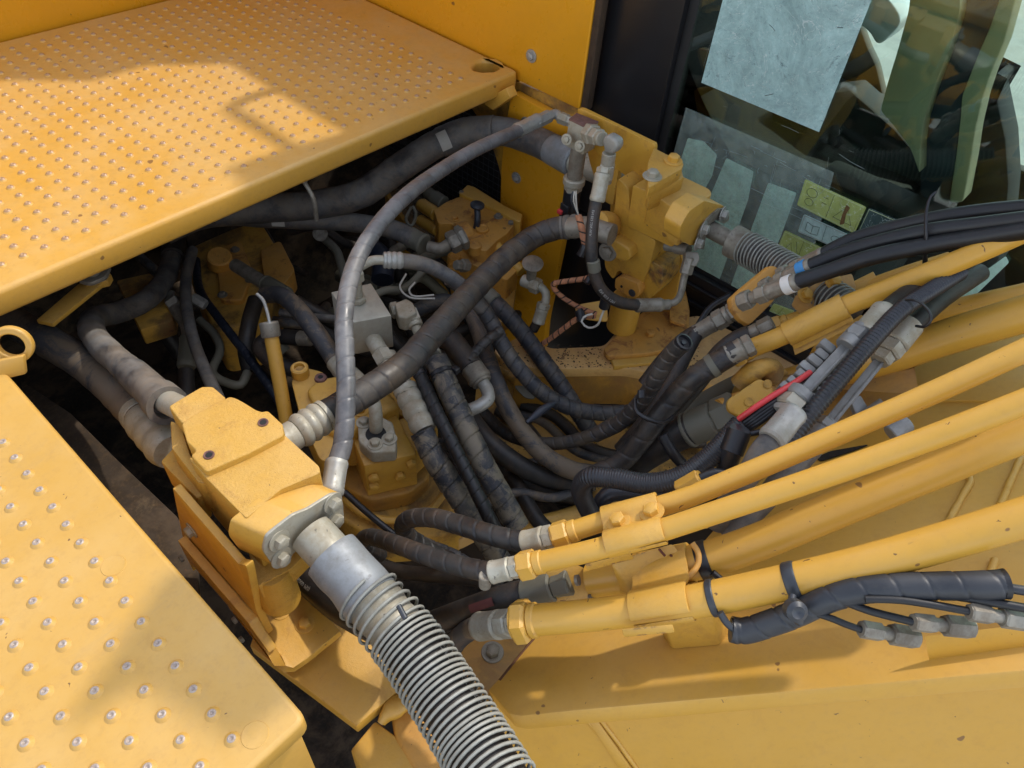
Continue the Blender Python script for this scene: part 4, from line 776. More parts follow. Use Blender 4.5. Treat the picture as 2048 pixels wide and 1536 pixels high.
tt = thing('cable_tie', 'black cable tie round the mud banded hose below the cube', 'cable tie', Z(885, 752, -.27)); part('tie_strap', band(hN, s_at(Q, Z(882, 750, -.29)), .012, M_TIEB, k=1.08), M_TIEB, tt); part('tie_strap', band(hM, s_at(t_Q[hM.name][0], Z(860, 765, -.33)), .012, M_TIEB, k=1.1), M_TIEB, tt); part('tie_head', box(*[q for pr_ in [(Z(912, 740, -.27)[i_] - .008, Z(912, 740, -.27)[i_] + .008) for i_ in range(3)] for q in pr_], .002), M_TIEB, tt)
# hose with 12 print and steel elbow
h12 = hose('rust dusted hose printed 12, ending in a steel elbow right of the cube', [(845, 672, -.34), (870, 668, -.33), (900, 680, -.33), (925, 710, -.34), (942, 735, -.35)], 46, 'plain', M_HBK2, ref=1)
Q, r = t_Q[h12.name]; a, b = Z(930, 716, -.345), Z(968, 770, -.37); chain(a, b - a, [('ferrule', 'x', (b - a).length * .85, r * 1.05), ('collar', 'c', .008, r * .9)], h12, M_ZND)
part('steel_elbow', tube([Z(962, 760, -.365), Z(975, 782, -.37), Z(976, 798, -.375), Z(962, 810, -.38), (Z(935, 822, -.39))], r * .55, 16, step=.004), M_ZN, h12); text_on('12', Q, r, .020, math.atan2((Vector(CAM) - Vector(Q[5])).normalized().dot(Vector(frames(Q)[2][5])), (Vector(CAM) - Vector(Q[5])).normalized().dot(Vector(frames(Q)[1][5]))) + .2, .020, 'printed_text', M_WTAPE, h12, flip=1)
text_on('SAE 100R', Q, r, .046, math.atan2((Vector(CAM) - Vector(Q[8])).normalized().dot(Vector(frames(Q)[2][8])), (Vector(CAM) - Vector(Q[8])).normalized().dot(Vector(frames(Q)[1][8]))) + .1, .007, 'printed_text', M_PRINT, h12)

# ================================================================== pump block with silver flange
sm = thing('swing_motor', 'yellow port block with silver bolted flange, in the centre under the cube', 'hydraulic motor', Z(750, 950, -.6))
part('port_block', prism(PZ(-.40, (703, 872), (792, 826), (833, 908), (728, 932)), (0, 0, -.125), .004), M_YCASTS, sm)
def z8(x, y): return (450 + .29297 * x, 600 + .29297 * y)
part('port_flange', prism(rnd(PZ(-.352, z8(905, 862), z8(950, 800), z8(1060, 790), z8(1145, 830), z8(1172, 950), z8(1165, 1030), z8(1000, 1042), z8(912, 965)), .008), (0, 0, -.04), .005, 3), M_ZNT, sm)
for a in ((947, 838), (1025, 985), (1122, 950)): bolt(Z(*z8(*a), -.352), VZ, .0115, M_ZNT, sm)
part('bore_ring', revolve(Z(*z8(1030, 915), -.3515), VZ, [(0, .024), (.002, .0235), (.001, .019), (.0005, .0001)], 26), M_BLKM, sm)
part('riser_pipe', tube([Z(*z8(1030, 915), -.37), Z(752, 845, -.33), Z(750, 815, -.30), Z(740, 785, -.29), Z(722, 762, -.30), Z(705, 745, -.32)], .0155, 18, step=.005), M_ZNT, sm)
for a in ((1010, 1200), (1010, 1258), (1190, 1188), (1268, 1105)):
    A0, B0 = PZ(-.40, (728, 932), (833, 908)); q = (B0 - A0).normalized(); nn_ = Vector((q.y, -q.x, 0)); nn_ = nn_ if nn_.y < 0 else -nn_; ry = Vector(_ray(*z8(*a))); P = Vector(CAM) + ry * ((A0 - Vector(CAM)).dot(nn_) / ry.dot(nn_)); bolt(P, nn_, .0125, M_YB, sm, washer=False)
part('upper_housing', prism(rnd(PZ(-.37, (612, 778), (640, 756), (700, 745), (760, 760), (800, 810), (760, 830), (700, 870), (650, 860)), .012), (0, 0, -.13), .012, 3), M_YCASTS, sm)
part('side_flange', prism(rnd(PZ(-.39, (582, 760), (612, 735), (650, 745), (640, 800), (665, 870), (680, 930), (640, 920), (600, 830)), .014), (0, 0, -.10), .01, 3), M_YCASTS, sm)
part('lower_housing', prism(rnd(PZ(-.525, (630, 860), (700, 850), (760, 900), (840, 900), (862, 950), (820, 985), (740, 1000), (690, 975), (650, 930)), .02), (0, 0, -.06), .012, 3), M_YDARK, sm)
part('square_boss', prism(rnd(PZ(-.41, (795, 840), (830, 830), (870, 830), (876, 860), (830, 905)), .006), (0, 0, -.09), .006, 3), M_YCASTS, sm)
part('motor_base', prism(rnd(PZ(-.585, (640, 960), (720, 930), (860, 930), (930, 960), (960, 1020), (900, 1070), (760, 1080), (680, 1040)), .03), (0, 0, -.12), .014, 3), M_YGRIME, sm)
part('motor_rim', tube(None, .010, 8, cap=False, Q=np.array([list(p) for p in spline(PZ(-.555, (690, 1000), (730, 1030), (800, 1040), (860, 1020), (890, 985)), .01)])), M_YCASTS, sm)
part('back_housing', prism(rnd(PZ(-.42, (750, 740), (830, 740), (870, 800), (850, 850), (800, 830), (760, 800)), .012), (0, 0, -.1), .01, 3), M_YCASTS, sm)
for P in (Z(600, 742, -.375), Z(661, 872, -.42)):
    part('plug', join(revolve(P, VZ, [(-.02, .022), (.012, .022), (.015, .019), (.015, .013), (.006, .012), (.006, .0001)], 26)), M_YCASTS, sm); part('plug_socket', revolve(P + VZ * .0065, VZ, [(0, .0105), (.001, .0105)], 6), M_YGRIME, sm)
for a in ((641, 754), (815, 744)): P = Z(*a, -.365); part('tapped_hole', revolve(P, VZ, [(-.006, .016), (.0, .014), (.001, .008), (.0006, .0001)], 22), M_RSTB, sm); part('hole_bore', revolve(P + VZ * .001, VZ, [(0, .0066), (.0008, .006)], 14), M_BLKM, sm)
bolt(Z(722, 822, -.369), VZ, .012, M_YB, sm)
part('red_cap', revolve(Z(823, 742, -.36), VZ, [(0, .010), (.006, .009)], 14), M_RED, sm)
sh = thing('motor_sleeve', 'short dark rubber elbow behind the dipstick tube', 'hose', Z(600, 690, -.5))
part('rubber_elbow', tube([Z(590, 740, -.50), Z(540, 720, -.50), Z(520, 690, -.50), (Z(545, 675, -.48)), Z(600, 676, -.45)], .022, 16), M_HBK2, sh); chain(Z(598, 676, -.45), Z(625, 678, -.44) - Z(598, 676, -.45), [('ferrule', 'c', .04, .021)], sh, M_ZND)
# thin black cable in front of the motor
cb2 = thing('black_cable', 'thin black cable slanting down from the near block under the lower hoses', 'cable', Z(760, 1050, -.45)); part('cable_body', tube([Z(690, 985, -.42), Z(740, 1030, -.42), Z(790, 1070, -.44), Z(830, 1100, -.47)], .0075, 12), M_TIEB, cb2)
# ================================================================== cab side junction column
def c7(x, y): return (1050 + .29297 * x, 150 + .29297 * y)
def c6(x, y): return (850 + .29297 * x, 350 + .29297 * y)
XF = 1.43
jc = thing('junction_column', 'tall oily yellow cast column beside the cab window, bright topped', 'junction column', Z(1270, 690, -.48))
def xp(x, *pp): return [X(*c7(*p), x) for p in pp]
def zc(z, *pp): return [Z(*c7(*p), z) for p in pp]
FP = xp(XF, (735, 752), (850, 800), (1050, 932), (1076, 985), (1052, 1060), (1030, 1150), (1000, 1176), (700, 1035), (702, 985), (730, 800))
x1 = XF
dx = .115
part('face_block', prism(rnd(FP, .006, 3), (dx, 0, 0), .006, 3), M_YCASTS, jc)
tt_ = xp(XF + .004, (858, 800), (1052, 925), (1058, 950), (858, 840)); tz = tt_[0].z
TT = zc(tz + .012, (850, 800), (1075, 690), (1262, 778), (1278, 812), (1100, 960), (1055, 935)); part('top_block', prism(rnd(TT, .010, 4), (0, 0, -.09), .006, 3), M_YCAST, jc)
CP = zc(tz + .075, (840, 750), (838, 600), (880, 495), (1085, 602), (1070, 640), (845, 770)); part('cap_plate', prism(rnd(CP, .004, 2), (0, 0, -.03), .003), M_YCAST, jc)
part('cap_base', prism(zc(tz + .045, (845, 770), (1070, 640), (1085, 700), (860, 810)), (0, 0, -.05), .003), M_YCAST, jc)
for a in ((1010, 590), (868, 695)): bolt(Z(*c7(*a), tz + .075), VZ, .0145, M_ZNT if a[0] < 900 else M_YB, jc, name='cap_bolt')
C2 = xp(XF + .006, (628, 700), (705, 770), (720, 1040), (895, 1132), (850, 1300), (800, 1432), (720, 1400), (640, 1330), (600, 1400), (545, 1320), (540, 1200), (585, 960), (610, 920)); part('column_body', prism(rnd(C2, .012, 3), (.105, 0, 0), .008, 3), yellow('column_paint', .35, grime=.15, rust=.3, rough=.42, cast=.4, chips=1.), jc)
OS = xp(XF + .10, (880, 1120), (1065, 1225), (1050, 1340), (990, 1420), (880, 1500), (800, 1440), (840, 1300)); part('oily_flank', prism(rnd(OS, .01, 3), (-.085, 0, 0), .008, 3), yellow('oil_soaked_paint', .3, grime=1.2, rust=.7, rough=.35, cast=.4), jc)
BK_ = xp(XF + .15, (590, 700), (620, 700), (980, 900), (1075, 1270), (1020, 1560), (850, 1560), (560, 1250)); part('rear_web', prism(BK_, (.03, 0, 0), .004), M_YCASTS, jc)
# side tab with bolt
tb = xp(XF - .028, (520, 1150), (560, 1115), (600, 1120), (710, 1190), (720, 1250), (690, 1278), (640, 1265), (530, 1210)); part('side_tab', prism(rnd(tb, .006, 3), (.04, 0, 0), .005, 3), M_YCASTS, jc)
bolt(X(*c7(568, 1205), XF - .029), (-1, -.15, .2), .0165, M_ZND, jc, low=True)
part('port_elbow', tube([X(*c7(500, 1010), 1.36), X(*c7(560, 1010), 1.40), X(*c7(600, 1040), 1.45)], .030, 20), M_YCASTS, jc)
part('tab_root', prism(rnd(xp(XF - .012, (520, 1040), (575, 1030), (610, 1100), (560, 1140), (515, 1150)), .006, 3), (.05, 0, 0), .005, 3), M_YCASTS, jc)
er = xp(XF - .012, (615, 1390), (660, 1375), (770, 1425), (785, 1480), (765, 1520), (720, 1520), (610, 1455)); part('ear', prism(rnd(er, .008, 3), (.03, 0, 0), .004, 3), M_YRUST, jc)
part('pin', cyl(X(*c7(732, 1487), XF - .0125), -VX, .003, .011), M_TIE, jc); part('pin_hole', cyl(X(*c7(660, 1443), XF - .0125), -VX, .002, .004), M_BLKM, jc)
part('face_hole', cyl(X(*c7(903, 919), XF - .0005), -VX, .0012, .0045), M_BLKM, jc)
# outlet flange toward the boom
yf2 = Z(1440, 440, tz - .02).y
def yp(y, *pp): return [Y(*c7(*p), y) for p in pp]
FL = yp(.615, (1225, 858), (1360, 895), (1385, 930), (1380, 985), (1345, 1010), (1290, 965), (1225, 1010), (1180, 1080), (1165, 1160), (1130, 1165), (1055, 1125), (1060, 1040), (1120, 930))
part('outlet_flange', prism(rnd(FL, .01, 3), (-.002, .045, .003), .005, 3), M_YCASTS, jc)
FL2 = [p + Vector((0, -.004, 0)) for p in yp(.615, (1385, 925), (1388, 985), (1350, 1012), (1300, 985), (1255, 1010), (1235, 1060), (1225, 1110), (1215, 1185), (1165, 1185), (1168, 1110), (1195, 1040), (1240, 970), (1310, 910), (1350, 905))]
part('flange_face', prism(rnd(FL2, .008, 3), (0, .005, 0), .001), M_ZND, jc)
for a in ((1345, 950), (1215, 1050), (1175, 1145)): bolt(Y(*c7(*a), .609), (.15, -1, .12), .0125, M_ZN, jc, name='flange_bolt')
# base foot
fb = thing('column_foot', 'round yellow boss on a rusty weathered base plate under the tall column', 'base plate', Z(1290, 680, -.48))
a = Z(*c6(1345, 1010), -.455); part('foot_boss', revolve(a - VZ * .02, VZ, [(0, .038), (.006, .044), (.12, .044), (.125, .04)], 30), M_YCASTS, fb)
part('base_plate', prism(rnd(PZ(-.47, (1207, 697), (1235, 668), (1300, 610), (1340, 555), (1368, 560), (1380, 620), (1378, 660), (1345, 695), (1300, 705), (1215, 712)), .01), (0, 0, -.02), .004), M_YRUST, fb)
part('base_block', prism(PZ(-.488, (1217, 703), (1345, 690), (1335, 722), (1228, 732)), (0, 0, -.02), .004), M_YCASTS, fb)
bolt(Z(*c6(1535, 1095), -.4695), VZ, .014, M_YRUST, fb, washer=False); bolt(Z(*c6(1610, 800), -.40), VZ, .016, M_YRUST, fb)
part('corner_bracket', prism(rnd(PZ(-.43, (1340, 575), (1362, 560), (1378, 625), (1370, 650), (1340, 640)), .008), (0, 0, -.01), .003), M_YRUST, fb)
# upright plate behind the sensor
up = thing('upright_plate', 'flat yellow upright plate between the sensor block and cab pillar', 'plate', X(1250, 330, 1.56))
Xu = 1.50
part('plate_body', prism(rnd(xp(Xu, (355, 232), (385, 232), (880, 472), (885, 500), (830, 780), (800, 770), (580, 610), (440, 480), (370, 300)), .005, 3), (.014, 0, 0), .002), yellow('lightly_rusted_plate', .2, rust=.35, rough=.36, chips=.8), up)
part('rear_arm', prism(rnd(xp(Xu + .02, (535, 500), (640, 640), (600, 900), (520, 850), (440, 600), (420, 500)), .01), (.02, 0, 0), .003), M_YCASTS, up)
# sensor tee
se2 = thing('pressure_sensor', 'sensor block with reddish brown cap and black plug on the upright plate', 'sensor', X(1165, 300, 1.44))
XS = 1.44; zt = X(1140, 238, XS).z
bt = zc(zt, (352, 258), (505, 318), (425, 362), (298, 300)); w_ = (bt[3] - bt[2]).length
part('sensor_block', prism(bt, (0, 0, -.075), .003, 2), M_ZNT, se2); part('oxide_cap', prism([p + VZ * .001 for p in bt], (0, 0, -.006), .002), M_RSTB, se2)
cs = sum((p for p in bt), Vector()) / 4; part('neck', cyl(cs - VZ * .17, VZ, .10, .021), M_RSTB if False else M_ZND, se2); part('collar', join(cyl(cs - VZ * .185, VZ, .022, .030), ), M_ZNT, se2); part('hex_base', hexn(cs - VZ * .205, VZ, .022, .025), M_ZNT, se2)
part('plug_body', join(cyl(cs - VZ * .265, VZ, .065, .024), box(cs.x - .026, cs.x + .018, cs.y - .014, cs.y + .018, cs.z - .285, cs.z - .24, .004)), M_TIEB, se2)
part('red_clip', box(cs.x - .034, cs.x - .022, cs.y + .004, cs.y + .020, cs.z - .272, cs.z - .260, .002), M_RED, se2)
for a in ((285, 440), (375, 485)): bolt(X(*c7(*a), 1.415), (-1, -.2, .3), .009, M_ZNT, se2, low=True)
f0 = X(*c7(432, 395), 1.43); f1 = X(*c7(545, 445), 1.40)
e_ = chain(f0, f1 - f0, [('nut', 'h', .030, .026), ('nut', 'h', .026, .022), ('collar', 'c', .014, .018)], se2, M_ZNT)
part('elbow_block', prism(rnd(xp(1.385, (525, 440), (555, 410), (622, 450), (630, 500), (600, 545), (540, 530)), .008), (.03, 0, 0), .006, 3), M_ZN, se2)
g0 = X(*c7(575, 530), 1.40); g1 = X(*c7(560, 640), 1.40); chain(g0, g1 - g0, [('stub', 'c', .03, .017), ('nut', 'h', .04, .02), ('collar', 'c', .012, .016)], se2, M_ZNT)
# small printed hose looping round the column
h22 = hose('small black printed hose looping down in front of the tall cab side casting', [D(1194, 395, 1.72), D(1186, 440, 1.73), D(1183, 500, 1.75), D(1188, 545, 1.78), D(1205, 582, 1.80), D(1238, 604, 1.82), D(1280, 611, 1.84)], 25, 'plain', M_HBK2, ref=2)
Q, r = t_Q[h22.name]; a, b = D(1208, 335, 1.70), D(1194, 402, 1.72); chain(a, b - a, [('collar', 'h', .014, r * 1.1), ('ferrule', 'x', (b - a).length - .012, r * 1.25)], h22, M_ZNT)
a, b = D(1272, 611, 1.84), D(1338, 609, 1.86); chain(a, b - a, [('ferrule', 'x', (b - a).length * .8, r * 1.2), ('collar', 'c', .02, r * .9)], h22, M_ZND)
part('steel_tube', tube([D(1330, 609, 1.86), D(1352, 603, 1.86), D(1362, 585, 1.87), D(1367, 560, 1.86), D(1374, 535, 1.85)], r * .62, 12), M_ZND, h22)
a, b = D(1371, 548, 1.85), D(1380, 515, 1.84); chain(a, b - a, [('nut', 'h', (b - a).length, r * 1.1)], h22, M_ZND)
ce = D(1386, 508, 1.84); part('elbow_block', prism(rnd([D(*c7(*p), 1.83) for p in ((1098, 1200), (1185, 1210), (1195, 1260), (1165, 1310), (1095, 1290))], .006), Vector(FW) * .035, .005, 3), M_ZND, h22)
a, b = D(1378, 500, 1.86), D(1335, 492, 1.90); chain(a, b - a, [('nut', 'c', .04, r * 1.05), ('stub', 'c', .03, r * .9)], h22, M_ZND)
part('tape', cyl(D(1186, 520, 1.757), D(1190, 548, 1.78) - D(1186, 520, 1.757), .03, r * 1.06), M_GCON, h22)
Tq, Nq, Bq = frames(Q); vv = (CAM - Q[4]); a0 = math.atan2(vv @ Bq[4], vv @ Nq[4]); text_on('EN 853 2SN W.P.', Q, r, .03, a0, .008, 'printed_text', M_PRINT, h22); text_on('EN 853 1SN', Q, r, .22, a0 - .2, .010, 'printed_text', M_PRINT, h22)
# right coil hose from the flange
rg = thing('coil_guarded_hose', 'shorter wire coiled hose leaving the cab side casting, ending behind the black hoses', 'hose', D(1530, 520, 1.75))
q_ = [Y(1412, 454, .63), D(1475, 487, 1.80), D(1530, 517, 1.74), D(1590, 552, 1.66), D(1650, 590, 1.58), D(1700, 625, 1.52)]
QR = spline(q_, .004); sR = np.r_[0, np.cumsum(np.linalg.norm(np.diff(QR, axis=0), axis=1))]; rr0 = rp(60, D(1530, 517, 1.74))
sa = s_at(QR, D(1462, 480, 1.80)); sb = s_at(QR, D(1495, 498, 1.78))
part('pipe_stub', tube(None, rr0 * .62, 24, Q=subQ(QR, 0, sa + .01)), M_ZND, rg); part('collar', tube(None, rr0 * 1.12, 26, Q=subQ(QR, sa, sb), disp=bumpy(.001, 3)), M_ZND, rg); part('hose_body', tube(None, rr0, 26, Q=subQ(QR, sb - .004, 9)), M_HD, rg)
T, N, Bn = frames(QR); cpts = []; s_c = sb - .006; a_c = 0.
while s_c < sR[-1]:
    i = min(int(np.searchsorted(sR, s_c)), len(QR) - 1); cpts.append(QR[i] + (s_c - sR[i]) * T[i] + (N[i] * math.cos(a_c) + Bn[i] * math.sin(a_c)) * rr0 * 1.16); a_c += 2 * math.pi / 22; s_c += .0115 / 22
part('wire_coil', tube(None, .0019, 6, Q=np.array(cpts)), M_SPR, rg)

# ---- wiring harness
def braid(pts, r, nm='harness_sleeve'):
    return tube(pts, r, 10, step=.004, disp=lambda s, t: .0006 * np.sin(s * 900 + t * 2) * np.sin(s * 900 - t * 2))
wh = thing('wiring_harness', 'orange braided wiring harness zigzagging between the cab wall and the column', 'wiring', D(1150, 620, 2.0))
brd = NT('orange_black_braid'); uvx = brd.n('SeparateXYZ'); brd.l(brd.tc.outputs['UV'], uvx.inputs[0]); w1 = brd.mul(brd.mul(brd.mul(uvx.outputs[1], 42), uvx.outputs[0], 'ADD'), 1, 'FRACT') if False else brd.mul(brd.mul(brd.mul(uvx.outputs[1], 42.), uvx.outputs[0], 'ADD'), 0., 'FRACT')
cc_ = brd.mix(brd.ramp(w1, .80, .86), brd.mix(brd.ramp(brd.noise(60, 5), .35, .65), (.50, .21, .10), (.30, .13, .07)), (.02, .015, .012)); setc(brd, cc_, .85)
MB = brd.m
part('harness_sleeve', braid([D(1157, 430, 1.85), D(1163, 455, 1.85), D(1168, 480, 1.86), D(1171, 497, 1.87)], .0085), MB, wh)
part('harness_sleeve', braid([D(1186, 553, 1.9), D(1165, 558, 1.92), D(1135, 562, 1.95), D(1107, 568, 1.97), D(1108, 577, 1.98), D(1130, 598, 2.0), D(1165, 618, 2.0), D(1193, 628, 2.0)], .0072), MB, wh)
part('harness_sleeve', braid([D(1190, 632, 2.0), D(1158, 636, 2.02), D(1130, 655, 2.05), D(1092, 683, 2.1), D(1052, 706, 2.15)], .0078), MB, wh)
for k in range(3): part('wire', tube([D(1146 + 3 * k, 383, 1.80), D(1142 + 5 * k, 400, 1.81), D(1150 + 2 * k, 418, 1.83), D(1157, 434, 1.85)], .0022, 6), M_WHT if k else M_TIE, wh)
part('wire', tube([D(1210, 615, 1.9), D(1203, 632, 1.9), D(1195, 650, 1.92), D(1175, 655, 1.95), D(1163, 643, 1.95), D(1170, 632, 1.95), D(1185, 628, 1.95)], .0030, 8), M_WHT, wh)
part('harness_plug', join(cyl(D(1214, 590, 1.87), D(1207, 618, 1.9) - D(1214, 590, 1.87), .04, .014)), M_TIEB, wh)
for P, Pn in ((D(1170, 490, 1.86), D(1160, 512, 1.87)), (D(1180, 555, 1.9), D(1172, 566, 1.9)), (D(1156, 620, 1.99), D(1166, 640, 1.99))): part('tape_knot', tube([P, Pn], .012, 10, disp=bumpy(.003, 2)), M_TIEB, wh)
hb = thing('harness_bracket', 'small flat yellow bracket the orange wiring is tied to', 'bracket', D(1180, 625, 2.0)); part('bracket_plate', prism(rnd([D(*c6(*p), 2.03) for p in ((1022, 895), (1060, 880), (1240, 850), (1246, 1000), (1100, 985), (1030, 945))], .01), Vector((.004, 0, -.006)), .0015), M_YCASTS, hb)

# ================================================================== rusty control valve by the panel
vz = -.46
def q5(x, y): return (850 + .29297 * x, 350 + .29297 * y)
vb = thing('control_valve', 'rust tinted yellow control valve block in front of the lower panel', 'valve', Z(950, 480, -.6))
def zv(z, *pp): return [Z(*q5(*p), z) for p in pp]
part('back_flange', prism(rnd(zv(vz + .012, (232, 120), (290, 65), (340, 80), (540, 205), (668, 268), (650, 320), (600, 300), (470, 230), (270, 140)), .005, 2), (0, 0, -.14), .004, 3), M_YCASTS, vb)
part('valve_body', prism(rnd(zv(vz, (60, 240), (150, 180), (230, 150), (300, 150), (600, 300), (610, 340), (560, 400), (500, 440), (420, 520), (330, 500), (270, 440), (180, 330), (90, 330)), .008, 3), (0, 0, -.12), .01, 3), M_YRUST, vb)
part('lower_body', prism(rnd(zv(vz - .05, (170, 540), (240, 500), (330, 520), (480, 440), (600, 560), (640, 640), (560, 720), (480, 680), (300, 600), (180, 600)), .01, 3), (0, 0, -.14), .01, 3), M_YRUST, vb)
part('lower_plate', prism(rnd(zv(vz - .13, (330, 620), (640, 590), (600, 960), (520, 1010), (420, 900)), .01, 2), (0, 0, -.05), .005), M_YDARK, vb)
def vcyl(nm, a, b, r, za=vz, zb=vz, mt=None):
    A_, B__ = Z(*q5(*a), za), Z(*q5(*b), zb); part(nm, cyl(A_, B__ - A_, (B__ - A_).length, r), mt or M_YCASTS, vb)
vcyl('spool_cap', (80, 270), (-20, 205), .024, vz - .03, vz - .05); vcyl('spool_cap', (90, 380), (-30, 310), .021, vz - .06, vz - .09); vcyl('spool_end', (-10, 215), (-35, 195), .020, vz - .05, vz - .05, M_YGRIME)
vcyl('port_fitting', (130, 195), (60, 150), .026, vz - .03, vz - .03, M_GCON); vcyl('port_fitting', (75, 160), (20, 120), .022, vz - .03, vz - .04, M_GCON)
vcyl('port_boss', (300, 395), (225, 420), .044, vz - .02, vz - .02, M_YRUST)
vcyl('plunger_body', (470, 470), (660, 660), .020, vz - .03, vz - .06); vcyl('plunger_body', (400, 560), (560, 690), .022, vz - .06, vz - .08); vcyl('plunger_tip', (550, 680), (590, 715), .016, vz - .08, vz - .085, M_YRUST)
for a, z_ in (((340, 490), vz + .002), ((390, 375), vz + .002), ((200, 565), vz - .048), ((200, 630), vz - .06)):
    P = Z(*q5(*a), z_); part('port_ring', revolve(P, VZ, [(-.02, .024), (.008, .022), (.010, .019), (.006, .016), (.006, .008), (.008, .0001)], 24), M_YRUST, vb)
for a in ((205, 300), (500, 285), (250, 130), (585, 335)): bolt(Z(*q5(*a), vz + .001), VZ, .010, M_YRUST if a[0] < 220 else M_ZND, vb, washer=a[0] in (205, 500))
P = Z(*q5(350, 360), vz); part('rubber_cap', join(tube([P, P + VZ * .03 + VX * .005, Z(*q5(355, 215), vz + .06)], .011, 12, step=.005), revolve(Z(*q5(355, 222), vz + .055), (.05, -.1, 1), [(0, .01), (.006, .024), (.012, .024), (.018, .014)], 22)), M_TIE, vb)
nf = Z(*q5(290, 620), vz - .02); chain(nf, Vector((-.6, .1, .3)), [('nut', 'h', .03, .022), ('nut', 'h', .022, .017)], vb, M_ZND)
cp_ = thing('test_port', 'gray mushroom capped test port with elbow tube by the lower panel', 'test port', D(1070, 560, 2.05))
a = D(1062, 556, 2.08); b = D(1066, 522, 2.02); part('mushroom_cap', revolve(a, b - a, [(0, .014), (.03, .014), (.05, .018), (.055, .028), (.062, .030), (.068, .02)], 24), M_ZND, cp_)
a = D(1045, 560, 2.1); b = D(1078, 574, 2.08); chain(a, b - a, [('stub', 'c', .03, .018), ('nut', 'h', .028, .023)], cp_, M_ZNT)
part('elbow_tube', tube([D(1078, 572, 2.08), D(1090, 582, 2.08), D(1092, 600, 2.08), D(1086, 612, 2.08)], .012, 12), M_ZNT, cp_); a = D(1088, 606, 2.08); b = D(1078, 640, 2.1); chain(a, b - a, [('nut', 'h', .018, .019), ('ferrule', 'x', .045, .0185)], cp_, M_ZNT); part('hose_end', tube([D(1078, 638, 2.1), D(1066, 660, 2.12)], .014, 12), M_HBK2, cp_)
# gray elbow pipes behind cube
gp = thing('bent_pipes', 'dull gray pipes, sleeve and wire loops in the shade behind the cube', 'pipe', Z(800, 560, -.5))
part('bent_pipe', tube([Z(748, 590, -.42), Z(775, 580, -.43), Z(800, 580, -.45), Z(830, 560, -.47), Z(850, 535, -.47)], .012, 12), M_GCON, gp); part('bent_pipe', tube([Z(770, 520, -.5), Z(790, 500, -.5), Z(812, 488, -.5)], .016, 12), M_ZND, gp)
part('sleeve', tube([Z(735, 490, -.5), Z(765, 520, -.5), Z(765, 560, -.52)], .036, 18), M_BLUEH, gp)
part('bent_pipe', tube([Z(690, 560, -.5), Z(680, 520, -.5), Z(672, 500, -.5), Z(640, 470, -.5)], .014, 12), M_GCON, gp); part('flange_plug', revolve(Z(640, 468, -.47), (-.3, -.6, .6), [(0, .024), (.012, .024), (.016, .014), (.014, .006)], 20), M_ZND, gp)
part('wire', tube([Z(812, 548, -.42), Z(800, 575, -.42), Z(820, 595, -.42), Z(870, 597, -.42)], .003, 6), M_WHT, gp); part('wire', tube([Z(830, 565, -.42), Z(818, 580, -.42), Z(826, 592, -.42), Z(868, 590, -.42)], .003, 6), M_WHT, gp); part('strap_loop', tube([Z(822, 415, -.40), Z(812, 440, -.40), Z(822, 452, -.40), Z(832, 425, -.40), Z(825, 412, -.38)], .005, 8), M_GCON, gp)
part('bent_pipe', tube([Z(830, 520, -.5), Z(880, 500, -.5), Z(905, 495, -.5)], .024, 14), M_GCON, gp)
# ================================================================== central hose sweep
hose('gray hose turning into a mud banded wrap, sweeping under the crossing hose to the right', [(900, 556, -.20), (945, 592, -.26), (980, 640, -.32), (1005, 690, -.36), (1040, 740, -.40), (1085, 785, -.44), (1140, 815, -.47), (1200, 826, -.48), (1260, 824, -.46), (1300, 815, -.43)], 32, 'wrap', M_HW2, ref=4, pitch=.032, th=.0014)
hx = hose('tan topped banded hose dropping from the valve toward the floor pad', [(975, 592, -.40), (1010, 625, -.41), (1050, 672, -.44), (1085, 720, -.47), (1118, 765, -.50), (1150, 815, -.53), (1180, 860, -.58)], 34, 'wrap', M_HW2, ref=2, pitch=.034, th=.0014)
Q, r = t_Q[hx.name]; a, b = Z(962, 578, -.39), Z(990, 605, -.40); chain(a, b - a, [('sleeve', 'c', (b - a).length, r * 1.1)], hx, M_GCON)
hose('dark rust spotted hose sweeping down the middle into the lower pile', [(925, 590, -.42), (950, 640, -.42), (970, 700, -.43), (990, 760, -.45), (1015, 815, -.48), (1050, 870, -.50), (1095, 915, -.52), (1150, 942, -.53), (1220, 950, -.53)], 36, 'plain', M_HT, ref=3, wob=.0006)
sl_ = thing('spiral_wrap_tail', 'loose flapping end of spiral guard above the middle hoses', 'wrap', Z(970, 700, -.33)); part('wrap_tail', tube([Z(935, 725, -.33), Z(955, 700, -.33), Z(975, 680, -.32), Z(1000, 662, -.32)], .013, 14, step=.003, disp=wrapd(.03, .003)), M_HB, sl_)
hose('dusty black hose in the lower pile, running left to right under the steel elbow', [(935, 830, -.50), (975, 880, -.52), (1030, 925, -.55), (1090, 955, -.58), (1160, 970, -.6)], 40, 'plain', M_HBK2, ref=2)
hose('brown dusted hose lowest in the pile, above the yellow frame corner', [(900, 820, -.58), (960, 900, -.60), (1030, 950, -.62), (1110, 985, -.64), (1180, 995, -.65)], 44, 'plain', M_HDK, ref=2)
hose('thin dusty hose looping from the pile up to the open guard tube', [(960, 820, -.56), (1010, 865, -.56), (1070, 885, -.54), (1130, 885, -.50), (1190, 868, -.45), (1230, 845, -.40)], 26, 'wrap', M_HB, ref=2, pitch=.026, th=.001)
og = hose('open ended black guard tube pointing up in the middle right', [D(1190, 870, 1.62), D(1240, 845, 1.58), D(1285, 800, 1.52), D(1315, 752, 1.46), D(1340, 712, 1.42), D(1366, 686, 1.38)], 34, 'wrap', M_HB, ref=3, pitch=.026, th=.0012, cap=True)
